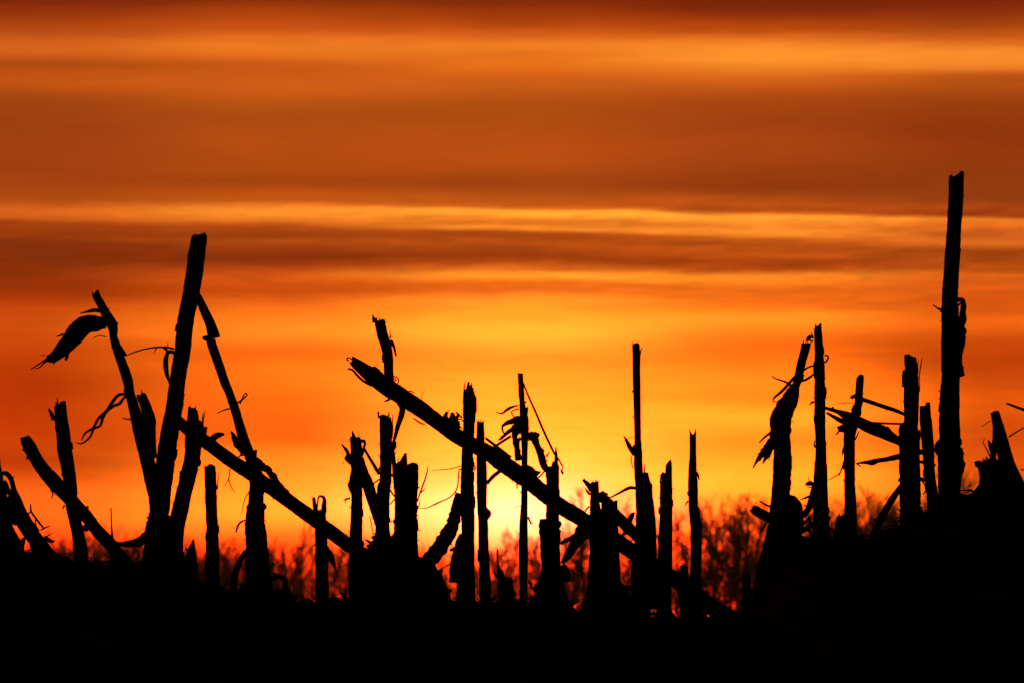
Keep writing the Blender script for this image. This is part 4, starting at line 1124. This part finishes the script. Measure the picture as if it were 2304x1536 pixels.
for px, top, Y, kind, label in TREES:
    tree(px, top, Y, kind, label, rr.uniform(0, 6.28))

# the rest of the wood: thinner growth behind, reading as one mass
WTOP = [(-900, 1195), (0, 1200), (300, 1205), (560, 1222), (800, 1215), (1000, 1225), (1180, 1208), (1300, 1165), (1500, 1175), (1640, 1140), (1800, 1150), (2000, 1115), (2304, 1100), (3300, 1110)]
names = list(VAR)
VV, FF, off = [], [], 0
arr = {k: segs_to_arrays(VAR[k][2] + VAR[k][3], 3) for k in names}
px = -700.0
while px < 3000:
    Y = rr.uniform(228, 262)
    top = np.interp(px, [a for a, _ in WTOP], [b for _, b in WTOP]) + rr.gauss(0, 14)
    kname = rr.choice(names + ['slim', 'slim', 'tall', 'wispy'] * (1480 < px < 1780))
    x = (px - 1152) * K * Y
    zb = float(ground_base(x, Y)) - 0.05
    h = at(px, top, Y).z - zb
    Vv, Fq = arr[kname]
    a = rr.uniform(0, 6.28)
    ca, sa = math.cos(a), math.sin(a)
    W = np.stack([(Vv[:, 0] * ca - Vv[:, 1] * sa) * h + x, (Vv[:, 0] * sa + Vv[:, 1] * ca) * h + Y, Vv[:, 2] * h + zb], 1)
    VV.append(W); FF.append(Fq + off); off += len(W)
    px += rr.uniform(10, 21) * (0.8 if 200 < px < 800 or 1760 < px else 1.0)
px = -600.0
while px < 2900:                            # low scrub under the trees, closest at the two sides
    side = px < 600 or px > 1850
    Y = rr.uniform(205, 228)
    top = np.interp(px, [0, 560, 900, 1180, 1500, 1750, 2000, 2304], [1222, 1250, 1268, 1290, 1270, 1230, 1165, 1150]) + rr.gauss(0, 13)
    x = (px - 1152) * K * Y
    zb = float(ground_base(x, Y)) - 0.05
    h = at(px, top, Y).z - zb
    Vv, Fq = arr[rr.choice(['round', 'spread', 'wispy'])]
    a = rr.uniform(0, 6.28); ca, sa = math.cos(a), math.sin(a)
    W = np.stack([(Vv[:, 0] * ca - Vv[:, 1] * sa) * h + x, (Vv[:, 0] * sa + Vv[:, 1] * ca) * h + Y, Vv[:, 2] * h + zb], 1)
    VV.append(W); FF.append(Fq + off); off += len(W)
    px += rr.uniform(5, 11) if side else rr.uniform(24, 48)
wood = bpy.data.objects.new('far_wood', np_mesh('far_wood', np.concatenate(VV), np.concatenate(FF), BARK))
COL.objects.link(wood)
wood['kind'] = 'stuff'
wood['label'] = 'blurred bare wood along the horizon'

# ------------------------------------------------------------------ evening haze over the field
V, F = [], []
x0, x1, y0, y1, z0, z1 = -900, 900, -120, 700, -1.6, 7.5
V = [(x, y, z) for z in (z0, z1) for y in (y0, y1) for x in (x0, x1)]
F = [(0, 2, 3, 1), (4, 5, 7, 6), (0, 1, 5, 4), (2, 6, 7, 3), (0, 4, 6, 2), (1, 3, 7, 5)]
hm = bpy.data.materials.new('evening_haze'); hm.use_nodes = True
ht = hm.node_tree; ht.nodes.clear()
ho = ht.nodes.new('ShaderNodeOutputMaterial'); hv = ht.nodes.new('ShaderNodeVolumePrincipled')
hv.inputs['Color'].default_value = (0.9, 0.88, 0.85, 1); hv.inputs['Density'].default_value = 0.00022; hv.inputs['Anisotropy'].default_value = 0.6
ht.links.new(hv.outputs[0], ho.inputs['Volume'])
hz = mesh_obj('haze', V, F, hm, smooth_=False)
hz['kind'] = 'stuff'; hz['label'] = 'thin evening haze over the field'
